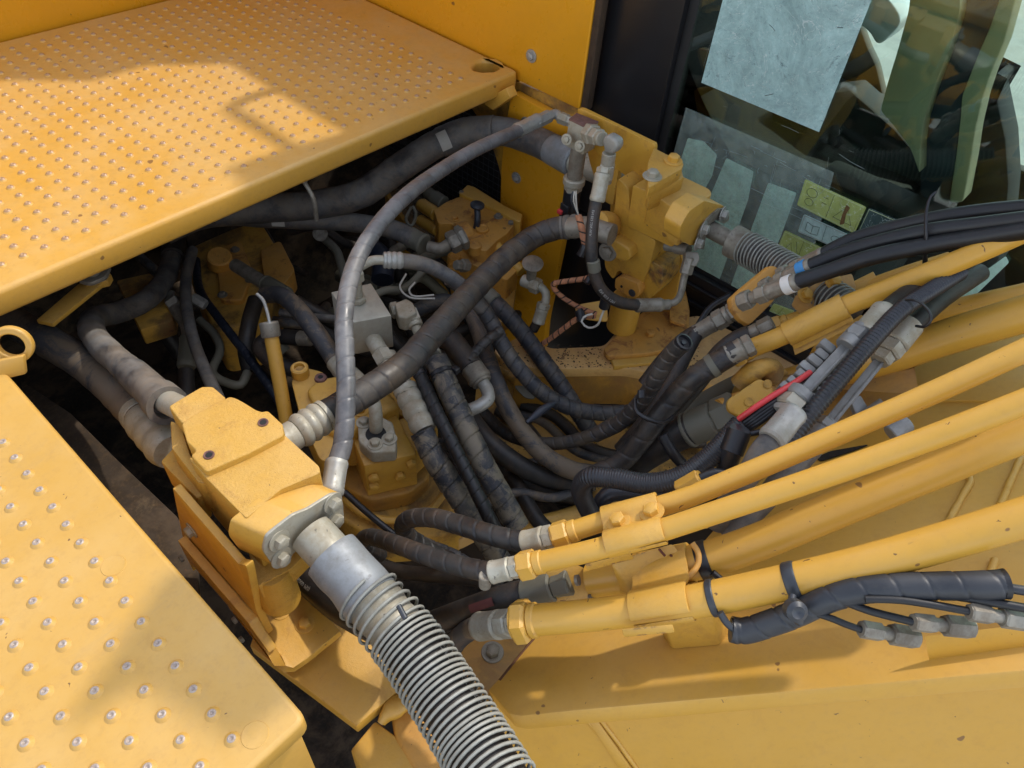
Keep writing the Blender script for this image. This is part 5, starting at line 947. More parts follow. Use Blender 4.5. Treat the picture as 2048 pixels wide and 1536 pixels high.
Q, r = t_Q[og.name]; d_ = Vector(Q[-1] - Q[-6]).normalized(); part('open_mouth', revolve(Vector(Q[-1]) - d_ * .004, d_, [(0, r * 1.0), (.010, r * 1.02), (.011, r * .82), (.0045, r * .74), (.0043, r * .0002)], 26), M_TIEB, og); part('core_wire', cyl(Vector(Q[-1]) - d_ * .002, d_, .006, r * .3), M_TIE, og)
hose('slim black hose rising behind the open guard tube to the pale fitting', [D(1240, 900, 1.66), D(1300, 830, 1.62), D(1345, 760, 1.60), D(1375, 700, 1.60), D(1392, 668, 1.60)], 30, 'plain', M_HBK2, ref=2)
h15 = hose('thick dusty black hose rising to the brown fitting beneath the long pipe', [D(1180, 955, 1.62), D(1240, 925, 1.60), D(1290, 870, 1.56), D(1340, 805, 1.52), D(1390, 755, 1.48), D(1440, 722, 1.46), D(1475, 700, 1.45)], 44, 'wrap', M_HB, ref=3, pitch=.05, th=.001)
Q, r = t_Q[h15.name]; label_on(h15, D(1425, 730, 1.465), .014, nm='tape_ring', span=2.6, mt=M_GCON)
a, b = D(1455, 712, 1.455), D(1500, 690, 1.44); chain(a, b - a, [('ferrule', 'x', (b - a).length * .75, r * 1.0), ('nut', 'h', .018, r * 1.0)], h15, M_ZND)
h15b = hose('black hose just above the thick one, ending in a dull hex fitting', [D(1330, 840, 1.66), D(1400, 760, 1.60), D(1440, 705, 1.56), D(1475, 678, 1.55), D(1500, 668, 1.54)], 36, 'plain', M_HBK2, ref=2)
Q, r = t_Q[h15b.name]; a, b = D(1492, 672, 1.545), D(1520, 658, 1.53); chain(a, b - a, [('ferrule', 'c', .03, r * .85), ('nut', 'h', .03, r * .95)], h15b, M_ZND)
h16 = hose('very thick dusty hose entering a gray green sleeve at the right', [D(1240, 945, 1.66), D(1290, 910, 1.62), D(1340, 878, 1.58), D(1385, 855, 1.55)], 66, 'plain', M_HBK2, ref=2, wob=.001)
Q, r = t_Q[h16.name]; a, b = D(1372, 862, 1.56), D(1470, 820, 1.5); P = chain(a, b - a, [('sleeve_ring', 'c', .012, r * 1.1), ('ribbed_sleeve', 'c', (b - a).length * .52, r * 1.06), ('sleeve_hex', 'h', (b - a).length * .45, r * 1.12)], h16, M_GCON)
part('strap', tube([D(1325, 870, 1.50), D(1345, 905, 1.5), D(1365, 928, 1.52)], .012, 10), M_TIEB, h16)
hose('dusty thick hose passing behind the gray green sleeve', [D(1330, 880, 1.8), D(1390, 820, 1.75), D(1440, 790, 1.7), (D(1480, 770, 1.66))], 46, 'plain', M_GCON, ref=2)
t1 = thing('cable_tie', 'black cable tie round the open guard tube and thick black hose', 'cable tie', D(1290, 840, 1.48)); part('tie_strap', tube([D(1270, 800, 1.47), D(1272, 822, 1.45), D(1295, 838, 1.44), D(1325, 845, 1.45), D(1345, 835, 1.48)], .0045, 8), M_TIEB, t1); part('tie_head', cyl(D(1283, 796, 1.46), UP, .016, .008), M_TIEB, t1); part('tie_tail', tube([D(1110, 806, 1.62), D(1085, 820, 1.60), D(1053, 845, 1.58)], .010, 8, rfun=lambda s, L: .35 + .65 * math.sin(3.14 * min(.97, s / L + .03))), M_BLUEH, t1)
# conduit curling from the pile to the plug manifold
hose('ribbed black conduit curling from the pile and rising to the finned manifold', [D(1195, 1050, 1.50), D(1172, 1010, 1.44), D(1162, 975, 1.38), D(1180, 955, 1.34), D(1230, 957, 1.32), D(1290, 967, 1.30), D(1350, 958, 1.28), D(1410, 922, 1.27), D(1455, 878, 1.26), D(1482, 848, 1.26)], 42, 'corr', M_CON, ref=5, pitch=.0048, th=.0006)
hose('second conduit tucked just inside the curl of the ribbed conduit', [D(1225, 1060, 1.56), D(1200, 1020, 1.52), D(1215, 990, 1.50), D(1290, 985, 1.50), D(1380, 985, 1.50)], 34, 'plain', M_CON, ref=2)
hose('dark conduit sleeve dropping from the red wire bundle behind the pipes', [D(1480, 858, 1.22), D(1465, 900, 1.24), D(1450, 945, 1.3), D(1430, 1000, 1.38), D(1420, 1040, 1.4)], 40, 'plain', M_CON, ref=1)
yc = thing('yellow_plug', 'small yellow hexagonal plug behind the first boom pipe', 'plug', D(1380, 970, 1.2)); a, b = D(1358, 980, 1.22), D(1402, 955, 1.2); part('plug_body', hexn(a, b - a, (b - a).length, .016), M_YCASTS, yc); part('cable_end', tube([D(1400, 957, 1.2), D(1430, 945, 1.2), D(1460, 950, 1.2)], .008, 10), M_TIEB, yc)
# yellow frame tube corner near (950..1150, 900..1070)
ft = thing('guard_tube', 'bent yellow tube with rounded corner beneath the hose pile', 'tube', Z(1050, 1060, -.7)); part('tube_body', tube([Z(940, 850, -.66), Z(975, 930, -.66), Z(1005, 990, -.66), Z(1028, 1030, -.66), Z(1055, 1048, -.66), Z(1100, 1042, -.66), Z(1180, 1018, -.66), Z(1260, 1000, -.66)], .022, 16), M_YCASTS, ft)
for (a, b, c, w_) in (((880, 960), (905, 1010), (930, 1050), 30), ((835, 990), (880, 1030), (910, 1060), 26)): pass
rk = thing('motor_flange', 'mud spattered pinkish cast steps beside the banded hoses', 'casting', Z(900, 1000, -.62)); part('cast_step', prism(rnd(PZ(-.60, (850, 960), (890, 950), (930, 1000), (935, 1040), (890, 1050), (850, 1020)), .01), (0, 0, -.08), .01, 3), M_YPALE, rk); part('cast_step', prism(rnd(PZ(-.64, (880, 1000), (940, 1020), (960, 1060), (920, 1080), (870, 1060)), .01), (0, 0, -.05), .01, 3), M_YPALE, rk)
# floor clutter
fcl = thing('floor_bracket', 'pale elongated tag hanging beside the middle hoses', 'tag', Z(1050, 770, -.6)); part('tag_plate', prism(rnd(PZ(-.58, (1030, 752), (1045, 752), (1075, 785), (1068, 798), (1050, 795), (1030, 775)), .008), (0, 0, -.004), .001), M_GCON, fcl)
hose('muddy flat hose crossing the floor below the pile', [(1000, 730, -.68), (1060, 780, -.69), (1130, 830, -.69), (1200, 870, -.69)], 26, 'plain', M_YGRIME, ref=2)

# ================================================================== lower hoses to the boom pipes
def pfit(t, a, b, r, mt=None, yel=True):
    """crimp, gray nut, yellow nut in a row from hose end a to pipe start b"""
    L = (b - a).length; chain(a, b - a, [('ferrule', 'x', L * .50, r * 1.15), ('nut', 'h', L * .24, r * 1.12), ('nut', 'h', L * .12, r * 1.0)], t, mt or M_ZNT)
lh1 = hose('black wrapped hose feeding the upper boom pipe', [D(900, 1120, 1.50), D(840, 1090, 1.45), D(808, 1060, 1.40), D(815, 1040, 1.34), D(860, 1035, 1.28), D(920, 1050, 1.22), D(990, 1072, 1.17), D(1055, 1086, 1.14)], 40, 'wrap', M_HBK2, ref=5, pitch=.032, th=.0012)
Q, r = t_Q[lh1.name]; pfit(lh1, D(1048, 1085, 1.14), D(1132, 1066, 1.11), r)
lh2 = hose('black wrapped hose feeding the second boom pipe, with a stub on it', [D(760, 1110, 1.5), D(725, 1085, 1.42), D(740, 1074, 1.36), D(790, 1088, 1.28), D(850, 1110, 1.21), D(920, 1132, 1.15), D(988, 1146, 1.11)], 40, 'wrap', M_HBK2, ref=5, pitch=.034, th=.0010)
Q, r = t_Q[lh2.name]; pfit(lh2, D(982, 1145, 1.11), D(1062, 1128, 1.09), r); a, b = D(970, 1150, 1.10), D(970, 1180, 1.13); part('stub', cyl(a, b - a, .03, .0095), M_ZND, lh2)
lh3 = hose('thick black hose with a red stripe feeding the bolted flange pipe', [D(820, 1260, 1.45), D(880, 1240, 1.34), D(950, 1215, 1.26), D(1010, 1195, 1.22), D(1065, 1180, 1.2)], 52, 'plain', M_HBK2, ref=3)
Q, r = t_Q[lh3.name]; label_on(lh3, D(975, 1205, 1.24), .055, nm='red_stripe', span=.6, mt=plain('faded_red_print', (.13, .035, .03), .7))
a, b = D(1050, 1186, 1.2), D(1125, 1168, 1.17); chain(a, b - a, [('ferrule', 'c', .055, r * 1.12), ('hex_end', 'h', .03, r * 1.0)], lh3, M_GCON)
lh4 = hose('black hose curving up out of the dark to the nearest boom pipe', [D(880, 1370, 1.45), D(895, 1320, 1.38), D(915, 1280, 1.30), D(945, 1257, 1.24), D(975, 1251, 1.20)], 44, 'plain', M_HT, ref=3)
Q, r = t_Q[lh4.name]; pfit(lh4, D(958, 1253, 1.215), D(1050, 1244, 1.13), r * 1.12)
lh5 = hose('black hose printed 42.0 MPa running under the coil guarded hose', [D(580, 1120, 1.50), D(620, 1165, 1.44), D(680, 1215, 1.38), D(740, 1250, 1.34), D(820, 1290, 1.32)], 60, 'plain', M_HBK, ref=2)
Q, r = t_Q[lh5.name]; Tq, Nq, Bq = frames(Q); vv = CAM - Q[6]; a0 = math.atan2(vv @ Bq[6], vv @ Nq[6]); text_on('42.0 MPa (6000 PSI)', Q, r, .035, a0 + .3, .011, 'printed_text', M_PRINT, lh5)
hose('brown dusted hose low behind the coil guarded hose', [D(720, 1110, 1.6), (D(790, 1140, 1.55)), D(860, 1150, 1.5), D(930, 1155, 1.46), D(1000, 1165, 1.42)], 30, 'plain', M_HDK, ref=2)
hose('tan banded hose low behind the black feeder hoses', [D(800, 1060, 1.6), (D(850, 1090, 1.58)), D(910, 1115, 1.56), D(960, 1150, 1.55)], 30, 'wrap', M_HW2, ref=2, pitch=.03)

# ================================================================== boom
bo = thing('boom', 'big yellow boom foot with thick top plate at the lower right', 'boom', B(1500, 1250))
def bmz(x, y): return (850 + .34179 * x, 950 + .34179 * y)
TP = PB(0, (1018, 1427), (976, 1380), (1062, 1284), (1190, 1140), (1300, 1150), (1400, 1090), (1470, 1010), (1560, 925), (1700, 855), (1816, 740), (1848, 722), (2300, 560), (2400, 1305), (2048, 1341), (1160, 1420), (1040, 1432))
thn = Vector(-BN) * .033
part('top_plate', prism(TP, thn, .003), M_YBOOM, bo)
A1, A2 = B(1160, 1420), B(2048, 1341); bd = (A2 - A1).normalized(); inw = Vector((1, 0, 0)); inw = (inw - bd * inw.dot(bd)).normalized(); inw = inw * (1 if inw.x > 0 else -1)
wb0 = [A1 - bd * .25 + thn * .9 + inw * .055, A1 + bd * 1.2 + thn * .9 + inw * .055, A1 + bd * 1.2 + thn * 20 + inw * .055, A1 - bd * .25 + thn * 20 + inw * .055]
part('side_web', prism(wb0, inw * .02), M_YBOOM, bo)
def weld(nm, pts, r, par, mt=M_YBOOM): part(nm, tube(pts, r, 8, step=.006, disp=bumpy(r * .09, 4)), mt, par)
def onweb(u, v):
    n = bd.cross(thn.normalized()); d = Vector(_ray(u, v)); P0_ = wb0[0] - inw * .0005; return Vector(CAM) + d * ((P0_ - Vector(CAM)).dot(n) / d.dot(n))
weld('weld_bead', [onweb(1172, 1437), onweb(1215, 1490), onweb(1262, 1560)], .004, bo); weld('weld_bead', [onweb(1200, 1437), onweb(1240, 1490), onweb(1290, 1560)], .004, bo)
part('web_flange', prism([onweb(1178, 1440), onweb(1196, 1438), onweb(1290, 1570), onweb(1262, 1570)], -inw * .005, .002), M_YBOOM, bo)
part('end_edge_rust', tube([B(1000, 1362, -.002), B(1062, 1286, -.002), B(1100, 1246, -.002)], .0035, 8), plain('rust_edge', (.12, .05, .02), .9), bo)
weld('weld_bead', PB(.003, (1855, 960), (1925, 947), (1940, 958), (1920, 1000), (1893, 1050)), .006, bo); weld('weld_bead', PB(.003, (2070, 860), (2040, 920), (2000, 1010)), .006, bo); weld('weld_bead', PB(.003, (1990, 1120), (1975, 1160)), .006, bo)
part('doubler', prism(PB(.006, (1816, 742), (1850, 722), (1900, 705), (2300, 560), (2200, 800), (1850, 800)), thn * .2, .001), M_YBOOM, bo)
part('pedestal', prism([B(1325, 1270, .0), B(1345, 1300, .0), B(1440, 1292, .0), B(1462, 1265, .0), B(1420, 1240, 0)], Vector(BN) * .12, .004), M_YCASTS, bo)
rs = [B(u, v, .0012) for u, v in ()]
# rust smear patch
part('far_side_plate', prism([D(1630, 775, 1.62), D(1760, 690, 1.6), D(1830, 735, 1.5), D(1840, 790, 1.5), D(1700, 900, 1.5), D(1600, 900, 1.55)], Vector((0, 0, -.03)), .003), M_YDARK, bo)

# boom pipes
def pipe(label, pts, wpx, ref=1, mt=None, start_nut=True, group='yellow steel pipes running up the boom', seg=28, name='steel_pipe'):
    P = [D(*p) for p in pts]; r = rp(wpx, P[ref]); t = thing(name, label, 'pipe', P[0], group); Q = spline(P, .012); part('pipe_body', tube(None, r, seg, Q=Q), mt or M_YPIPE, t); t_Q[t.name] = (Q, r)
    if start_nut:
        d = (P[0] - P[1]).normalized(); chain(P[0] + d * .0 - d * .012, d, [('pipe_collar', 'c', .014, r * 1.12), ('nut', 'h', .026, r * 1.45)], t, M_YCASTS)
    return t
P1 = pipe('uppermost near boom pipe, below the ribbed conduit', [(1140, 1064, 1.11), (1240, 1032, 1.09), (1345, 1005, 1.07), (1480, 952, 1.04), (1700, 858, 1.00), (1900, 770, .96), (2110, 672, .92)], 42, 2)
P2 = pipe('second boom pipe from the top of the near group', [(1072, 1126, 1.09), (1180, 1102, 1.06), (1300, 1068, 1.04), (1440, 1022, 1.01), (1640, 955, .97), (1850, 880, .93), (2110, 780, .88)], 45, 2)
P3 = pipe('fat boom pipe starting at the bolted flange', [(1180, 1162, 1.16), (1270, 1148, 1.13), (1350, 1134, 1.105), (1435, 1112, 1.085), (1534, 1077, 1.06), (1640, 1032, 1.035), (1759, 983, 1.01), (1861, 941, .99), (1960, 899, .97), (2110, 838, .94)], 74, 4, start_nut=False)
Q, r = t_Q[P3.name]
P4 = pipe('nearest and lowest fat boom pipe, strapped to the ribbed guard', [(1062, 1241, 1.12), (1200, 1228, 1.08), (1380, 1204, 1.03), (1500, 1180, 1.0), (1700, 1135, .95), (1900, 1080, .91), (2110, 1015, .87)], 70, 3)
# bolted flange on P3
pf = thing('pipe_flange', 'yellow two bolt flange joining the striped hose to the fat boom pipe', 'flange', D(1150, 1180, 1.15))
d3 = Vector(Q[6] - Q[0]).normalized(); nn = Vector(d3); fo = [D(*bmz(*p), 1.165) for p in ((770, 570), (830, 520), (900, 525), (960, 560), (985, 640), (1000, 740), (900, 745), (830, 745), (800, 700))]
part('flange_plate', prism(rnd(fo, .010, 3), nn * -.026, .004, 3), M_YCASTS, pf)
for a in ((897, 615), (978, 722)): c_ = D(*bmz(*a), 1.14); part('bolt_recess', revolve(c_, nn, [(-.004, .0085), (.001, .0085), (.0005, .0068), (-.001, .0001)], 18), M_ZND, pf)
for a in ((880, 610), (960, 715)): pass
# clamps: saddle sheets that follow two pipes
def clamp(label, tA, tB, sA, width, mid=None, bolts=(), lift=.0, th=.005, side=1):
    QA, ra = t_Q[tA.name]; QB, rb = t_Q[tB.name]; i = int(np.argmin(np.linalg.norm(QA - np.array(sA), axis=1))); A_ = Vector(QA[i]); dv = Vector(QA[i + 3] - QA[i - 3]).normalized()
    j = int(np.argmin(np.abs((QB - np.array(A_)) @ np.array(dv)))); B_ = Vector(QB[j]); ac = (B_ - A_); ac = (ac - dv * ac.dot(dv)); Lx = ac.length; ax_ = ac.normalized(); upv = ax_.cross(dv); upv = upv if upv.dot(Vector(BN)) > 0 else -upv
    t = thing('pipe_clamp', label, 'clamp', A_, 'yellow clamps holding the boom pipes'); pr = []
    for k in range(9): q = math.pi * (.93 - .72 * k / 8); pr.append((ra * 1.03 * math.cos(q), ra * 1.03 * math.sin(q)))
    pr += [(ra * 1.25, ra * .42), (Lx - rb * 1.25, ra * .42)]
    for k in range(9): q = math.pi * (.79 - .72 * k / 8); pr.append((Lx + rb * 1.03 * math.cos(q), rb * 1.03 * math.sin(q)))
    o = [];
    for k, (x, y) in enumerate(pr):
        a_ = pr[max(k - 1, 0)]; b_ = pr[min(k + 1, len(pr) - 1)]; tx, ty = b_[0] - a_[0], b_[1] - a_[1]; l_ = math.hypot(tx, ty); o.append((x - ty / l_ * th * 1, y + tx / l_ * th))
    lp_ = [A_ + ax_ * x + upv * (y + lift) for x, y in pr] + [A_ + ax_ * x + upv * (y + lift) for x, y in o[::-1]]
    lp_ = [p - dv * width / 2 for p in lp_]; me = prism(lp_, dv * width, .0016, 2); part('clamp_strap', me, M_YCASTS, t)
    lo_ = [A_ + ax_ * x - upv * (y * .9 - .0) for x, y in pr] + [A_ + ax_ * x - upv * (y * .9 + th) for x, y in pr[::-1]]; part('lower_strap', prism([p - dv * width * .5 for p in lo_], dv * width, .001), M_YCASTS, t)
    for fx, fy in bolts: bolt(A_ + ax_ * (Lx * fx) + dv * fy + upv * (ra * .42 + th + lift - .0005), upv, .0115, M_YB, t)
    return t, A_, ax_, dv, upv, Lx
c1, A_, ax_, dv, upv, Lx = clamp('bolted saddle clamp over the two upper near pipes', P1, P2, D(1255, 1026, 1.085), .085, bolts=((.42, .032), (.46, -.018)))
c2, A2_, ax2, dv2, upv2, Lx2 = clamp('saddle clamp over the flanged pipe and the nearest pipe', P3, P4, D(1330, 1132, 1.125), .085)
ped = thing('clamp_pedestal', 'angular yellow pedestal block with rust runs between the clamps', 'pedestal', D(1340, 1120, 1.1))
ped_top = [D(*bmz(*p), 1.085) for p in ((1080, 510), (1320, 430), (1450, 395), (1560, 545), (1480, 660), (1180, 660))]
part('pedestal_block', prism([D(1219, 1124, 1.095), D(1300, 1098, 1.09), D(1345, 1086, 1.085), D(1384, 1136, 1.08), D(1355, 1174, 1.09), D(1255, 1176, 1.10)], Vector(-BN) * .07, .003), M_YCASTS, ped)
part('wave_strap', tube([D(1384, 1086, 1.075), D(1396, 1105, 1.07), D(1396, 1128, 1.065), D(1384, 1146, 1.06), D(1364, 1164, 1.06), D(1352, 1176, 1.06)], .0045, 8, step=.004), M_YRUST, ped)
part('lower_strap', prism([D(1170, 1128, 1.08), D(1260, 1106, 1.075), D(1266, 1112, 1.08), D(1172, 1136, 1.085)], Vector(-BN) * .006, .001), M_YCASTS, ped)
part('lower_strap', prism([D(1243, 1258, 1.03), D(1345, 1248, 1.0), D(1347, 1258, 1.0), D(1246, 1268, 1.03)], Vector(-BN) * .007, .001), M_YCASTS, ped)
for pts in ([(1318, 1098), (1330, 1112)], [(1340, 1110), (1352, 1118), (1366, 1124), (1376, 1136)]): part('rust_crack', tube([D(a, b, 1.083) for a, b in pts], .0018, 6), plain('crack_rust', (.12, .035, .02), .9), ped)
# rubber straps round pipes
def strap(label, t, P, w_, mt, name='rubber_strap', cat='strap', tail=None):
    q = thing(name, label, cat, P); part('strap_band', band(t, s_at(t_Q[t.name][0], P), w_, mt, k=1.06), mt, q)
    if tail: part('strap_tail', tube(tail, .005, 8, step=.005), mt, q)
    return q
strap('wide black rubber strap round the fat flanged boom pipe', P3, D(1412, 1108, 1.105), .018, M_TIEB, tail=[D(1425, 1145, 1.06), D(1450, 1165, 1.06), D(1468, 1172, 1.08)])
strap('gray nylon strap with a lug on the nearest boom pipe, left one', P4, D(1432, 1193, 1.015), .010, M_TIE, tail=[D(1440, 1225, .99), D(1455, 1248, .99), D(1478, 1265, .99)])
s3_ = strap('gray nylon strap with a round button on the nearest boom pipe, right one', P4, D(1592, 1158, .975), .016, M_TIE, tail=[D(1585, 1190, .94), D(1582, 1225, .93), D(1600, 1245, .94)])
part('button', revolve(D(1592, 1222, .925), -Vector(FW), [(-.01, .014), (.004, .0135), (.008, .008), (.005, .003)], 22), M_TIE, s3_)
part('lug', cyl(D(1402, 1182, .99), D(1412, 1187, .985) - D(1402, 1182, .99), .012, .007), M_TIE, s3_) if False else None
# ribbed guard with thin hoses at the lower right
rgd = hose('slate gray spiral guard sagging below the nearest pipe, small hoses leaving it', [D(1462, 1258, 1.0), D(1485, 1262, .998), D(1530, 1250, .985), D(1590, 1228, .965), D(1650, 1200, .945), D(1710, 1182, .93), (D(1790, 1174, .915)), D(1880, 1172, .90), D(1960, 1171, .885), D(2008, 1168, .88)], 54, 'wrap', rubber('slate_guard', (.03, .034, .043), .4, (.11, .115, .13), rough=.45, patches=.05), ref=4, pitch=.036, th=.0009)
Q, r = t_Q[rgd.name]; d_ = Vector(Q[-1] - Q[-6]).normalized(); part('open_mouth', revolve(Vector(Q[-1]) - d_ * .004, d_, [(0, r * 1.0), (.006, r * 1.06), (.007, r * .9), (.002, r * .85), (.0018, .0001)], 26), M_TIEB, rgd)
def thin(label, pts, wpx, fit, end):
    t = hose(label, [D(*p) for p in pts], wpx, 'plain', M_HBK, ref=1, group='thin grease hoses at the lower right', seg=14)
    Q, r = t_Q[t.name]; a, b = D(*fit[0]), D(*fit[1]); u_ = (b - a); L = u_.length; rr_ = rp(38, a); chain(a, u_, [('ferrule', 'h', L * .36, rr_), ('neck', 'c', L * .2, rr_ * .7)], t, M_ZND); hx_ = a + u_ * .54; me = hexn(hx_, u_, L * .46, rr_ * 1.2); part('hex_nut', me, M_ZND, t); return t
thin('thin black hose to the leftmost hex fitting', [(1600, 1222, .95), (1650, 1232, .94), (1700, 1252, .93), (1732, 1262, .93)], 14, [(1722, 1258, .93), (1832, 1276, .94)], 1)
thin('thin black hose to the middle hex fitting', [(1680, 1200, .93), (1740, 1222, .92), (1790, 1235, .91), (1835, 1246, .90)], 16, [(1826, 1244, .90), (1942, 1256, .91)], 1)
thin('thin black hose to the right hex fitting', [(1730, 1198, .91), (1800, 1200, .90), (1880, 1212, .89), (1945, 1224, .88)], 16, [(1938, 1224, .88), (2060, 1242, .88)], 1)
hose('thin hose leaving the open end of the slate guard at the right edge', [D(1990, 1172, .88), D(2040, 1180, .87), D(2100, 1190, .86)], 20, 'plain', M_CON, ref=1, seg=14); hose('thin hose just under the open end of the slate guard', [D(1900, 1190, .89), D(1970, 1202, .88), D(2100, 1225, .86)], 18, 'plain', M_HBK, ref=1, seg=14)
gb = thing('grease_block', 'yellow grease fitting bar the hex fittings screw into', 'fitting block', D(1900, 1275, .96)); part('bar_body', prism([D(1850, 1272, .985), D(2120, 1240, .95), D(2120, 1262, .96), D(1855, 1292, .995)], Vector(-BN) * .03, .006), M_YBOOM, gb)

# ---- dim hoses and pipes deeper in the bay
rs = np.random.RandomState(11); used_ = set()
def uniq(u, v, w_, mt):
    tn_ = {M_HDK.name: 'brown', M_HT.name: 'tan streaked', M_GCON.name: 'gray green', M_HBK2.name: 'black'}[mt.name]; th_ = 'thin' if w_ < 20 else ('medium' if w_ < 28 else 'thick')
    for pl in (['left of the dipstick tube', 'under the left end of the deck lip', 'beside the yellow brace'] if u < 420 else ['right behind the dipstick tube', 'below the middle of the deck lip', 'by the dark pump casing'] if u < 620 else ['behind the pale cube', 'under the arching gray hose', 'below the dusty labelled hose'] if u < 900 else ['on the floor under the hose pile', 'low beside the bent yellow tube', 'beneath the ribbed conduit curl', 'on the floor near the gusset', 'lowest in the central pile', 'under the open guard tube']):
        for q in ('dim ', 'faint ', 'half hidden '):
            l_ = q + th_ + ' ' + tn_ + ' hose ' + pl
            if l_ not in used_: used_.add(l_); return l_
    return l_
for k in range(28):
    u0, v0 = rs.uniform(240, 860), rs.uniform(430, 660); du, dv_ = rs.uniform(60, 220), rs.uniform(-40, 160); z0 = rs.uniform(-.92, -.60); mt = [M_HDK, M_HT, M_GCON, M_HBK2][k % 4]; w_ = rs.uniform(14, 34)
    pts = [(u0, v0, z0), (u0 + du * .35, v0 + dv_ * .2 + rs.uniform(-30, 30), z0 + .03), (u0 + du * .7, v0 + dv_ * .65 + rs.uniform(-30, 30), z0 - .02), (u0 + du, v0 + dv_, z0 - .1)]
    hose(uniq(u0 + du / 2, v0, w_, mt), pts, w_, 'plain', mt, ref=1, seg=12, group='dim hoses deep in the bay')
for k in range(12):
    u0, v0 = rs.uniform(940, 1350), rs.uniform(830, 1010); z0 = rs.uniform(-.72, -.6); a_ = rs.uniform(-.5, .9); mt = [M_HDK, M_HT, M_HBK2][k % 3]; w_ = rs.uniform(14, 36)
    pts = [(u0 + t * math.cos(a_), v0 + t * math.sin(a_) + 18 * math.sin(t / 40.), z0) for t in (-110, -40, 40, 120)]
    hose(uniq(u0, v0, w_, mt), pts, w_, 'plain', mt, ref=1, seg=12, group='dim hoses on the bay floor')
# ================================================================== cab side pipe group
GQ = 'yellow steel pipes on the cab side of the boom'
Q1 = pipe('long slim pipe rising right under the three black hoses, clamped near its middle', [(1490, 702, 1.50), (1580, 665, 1.46), (1690, 612, 1.41), (1800, 568, 1.36), (1920, 520, 1.31), (2110, 435, 1.24)], 42, 3, group=GQ)
Q2 = pipe('slim pipe behind, just below the wire coil and its hose', [(1565, 648, 1.62), (1640, 622, 1.60), (1700, 590, 1.58), (1800, 552, 1.52), (1900, 520, 1.5)], 32, 2, group=GQ, start_nut=True)
Q3 = pipe('fat shaded pipe crossing under the finned manifold', [(1500, 790, 1.60), (1640, 750, 1.55), (1780, 712, 1.46), (1900, 672, 1.40), (2110, 610, 1.30)], 72, 3, group=GQ, start_nut=False)
Q4 = pipe('pipe just above the fat shaded pipe at the right edge', [(1700, 690, 1.62), (1820, 640, 1.56), (1950, 610, 1.50), (2110, 575, 1.44)], 44, 2, group=GQ, start_nut=False)
Q5 = pipe('short brown dusted pipe entering the rusty flange', [(1440, 820, 1.50), (1520, 790, 1.52), (1600, 765, 1.55), (1700, 740, 1.6)], 44, 1, group=GQ, start_nut=False, mt=M_YRUST)
fl5 = thing('rusty_flange', 'yellow square flange with two bolt holes at the gray green sleeve', 'flange', D(1500, 810, 1.5))
part('flange_plate', prism(rnd([D(*p, 1.46) for p in ((1453, 800), (1520, 755), (1548, 775), (1545, 800), (1505, 835), (1488, 838), (1455, 822))], .01), Vector(FW) * .02 + Vector((.01, 0, -.02)), .004, 3), M_YCASTS, fl5)
for a in ((1535, 768), (1497, 804)): part('bolt_hole', cyl(D(*a, 1.459), -Vector(FW), .002, .009), M_YGRIME, fl5)
rb_ = thing('rusty_elbow', 'rust brown lumpy fitting cluster under the long slim pipe', 'fitting', D(1500, 740, 1.5)); part('elbow_body', tube([D(1480, 765, 1.52), D(1500, 745, 1.5), D(1525, 735, 1.5), D(1545, 750, 1.52)], .022, 14, disp=bumpy(.006, 6)), M_YGRIME, rb_); part('elbow_base', prism(rnd([D(*p, 1.55) for p in ((1475, 740), (1530, 715), (1585, 745), (1560, 785), (1490, 790))], .02), Vector((0, 0, -.06)), .012, 3), M_YGRIME, rb_)
def clampsheet(label, t, P, width, w2, lower=True):
    Q, r = t_Q[t.name]; i = int(np.argmin(np.linalg.norm(Q - np.array(P), axis=1))); A_ = Vector(Q[i]); dv = Vector(Q[i + 2] - Q[i - 2]).normalized(); vw = (Vector(CAM) - A_); ax_ = dv.cross(vw).normalized(); ax_ = ax_ if ax_.dot(Vector(UP)) < 0 else -ax_; up_ = dv.cross(ax_); up_ = up_ if up_.dot(vw) > 0 else -up_
    c = thing('pipe_clamp', label, 'clamp', A_, 'yellow clamps holding the boom pipes'); pr = []
    for k in range(13): q = math.pi * (1.08 - 1.16 * k / 12); pr.append((r * 1.04 * math.cos(q), r * 1.04 * math.sin(q)))
    pr.append((r * 1.04 + w2, -r * .5)); o = []
    for k, (x, y) in enumerate(pr):
        a_ = pr[max(k - 1, 0)]; b_ = pr[min(k + 1, len(pr) - 1)]; tx, ty = b_[0] - a_[0], b_[1] - a_[1]; l_ = math.hypot(tx, ty); o.append((x - ty / l_ * .005, y + tx / l_ * .005))
    lp_ = [A_ + ax_ * x + up_ * y - dv * width / 2 for x, y in pr + o[::-1]]; part('clamp_strap', prism(lp_, dv * width, .0015), M_YCASTS, c)
    part('clamp_lip', prism([A_ + ax_ * (r * 1.0) - up_ * r * .9 - dv * width * .5, A_ + ax_ * (r * 1.0) - up_ * r * .9 + dv * width * .5, A_ + ax_ * (r * 1.0 + .025) - up_ * r * .9 + dv * width * .45, A_ + ax_ * (r * 1.0 + .025) - up_ * r * .9 - dv * width * .55], up_ * -.007, .0015), M_YCASTS, c)
clampsheet('formed clamp over the long slim pipe, below the hose fittings', Q1, D(1635, 637, 1.44), .12, .012)
clampsheet('formed clamp on the pipe behind, right of the wire coil', Q2, D(1690, 592, 1.58), .13, .012)
pd = thing('clamp_bracket', 'plain yellow bracket wedge under the cab side clamps', 'bracket', D(1680, 720, 1.6)); part('bracket_wedge', prism([D(1625, 692, 1.56), D(1725, 625, 1.52), D(1760, 700, 1.52), D(1660, 745, 1.56)], Vector((0, 0, -.1)), .004), M_YCASTS, pd)
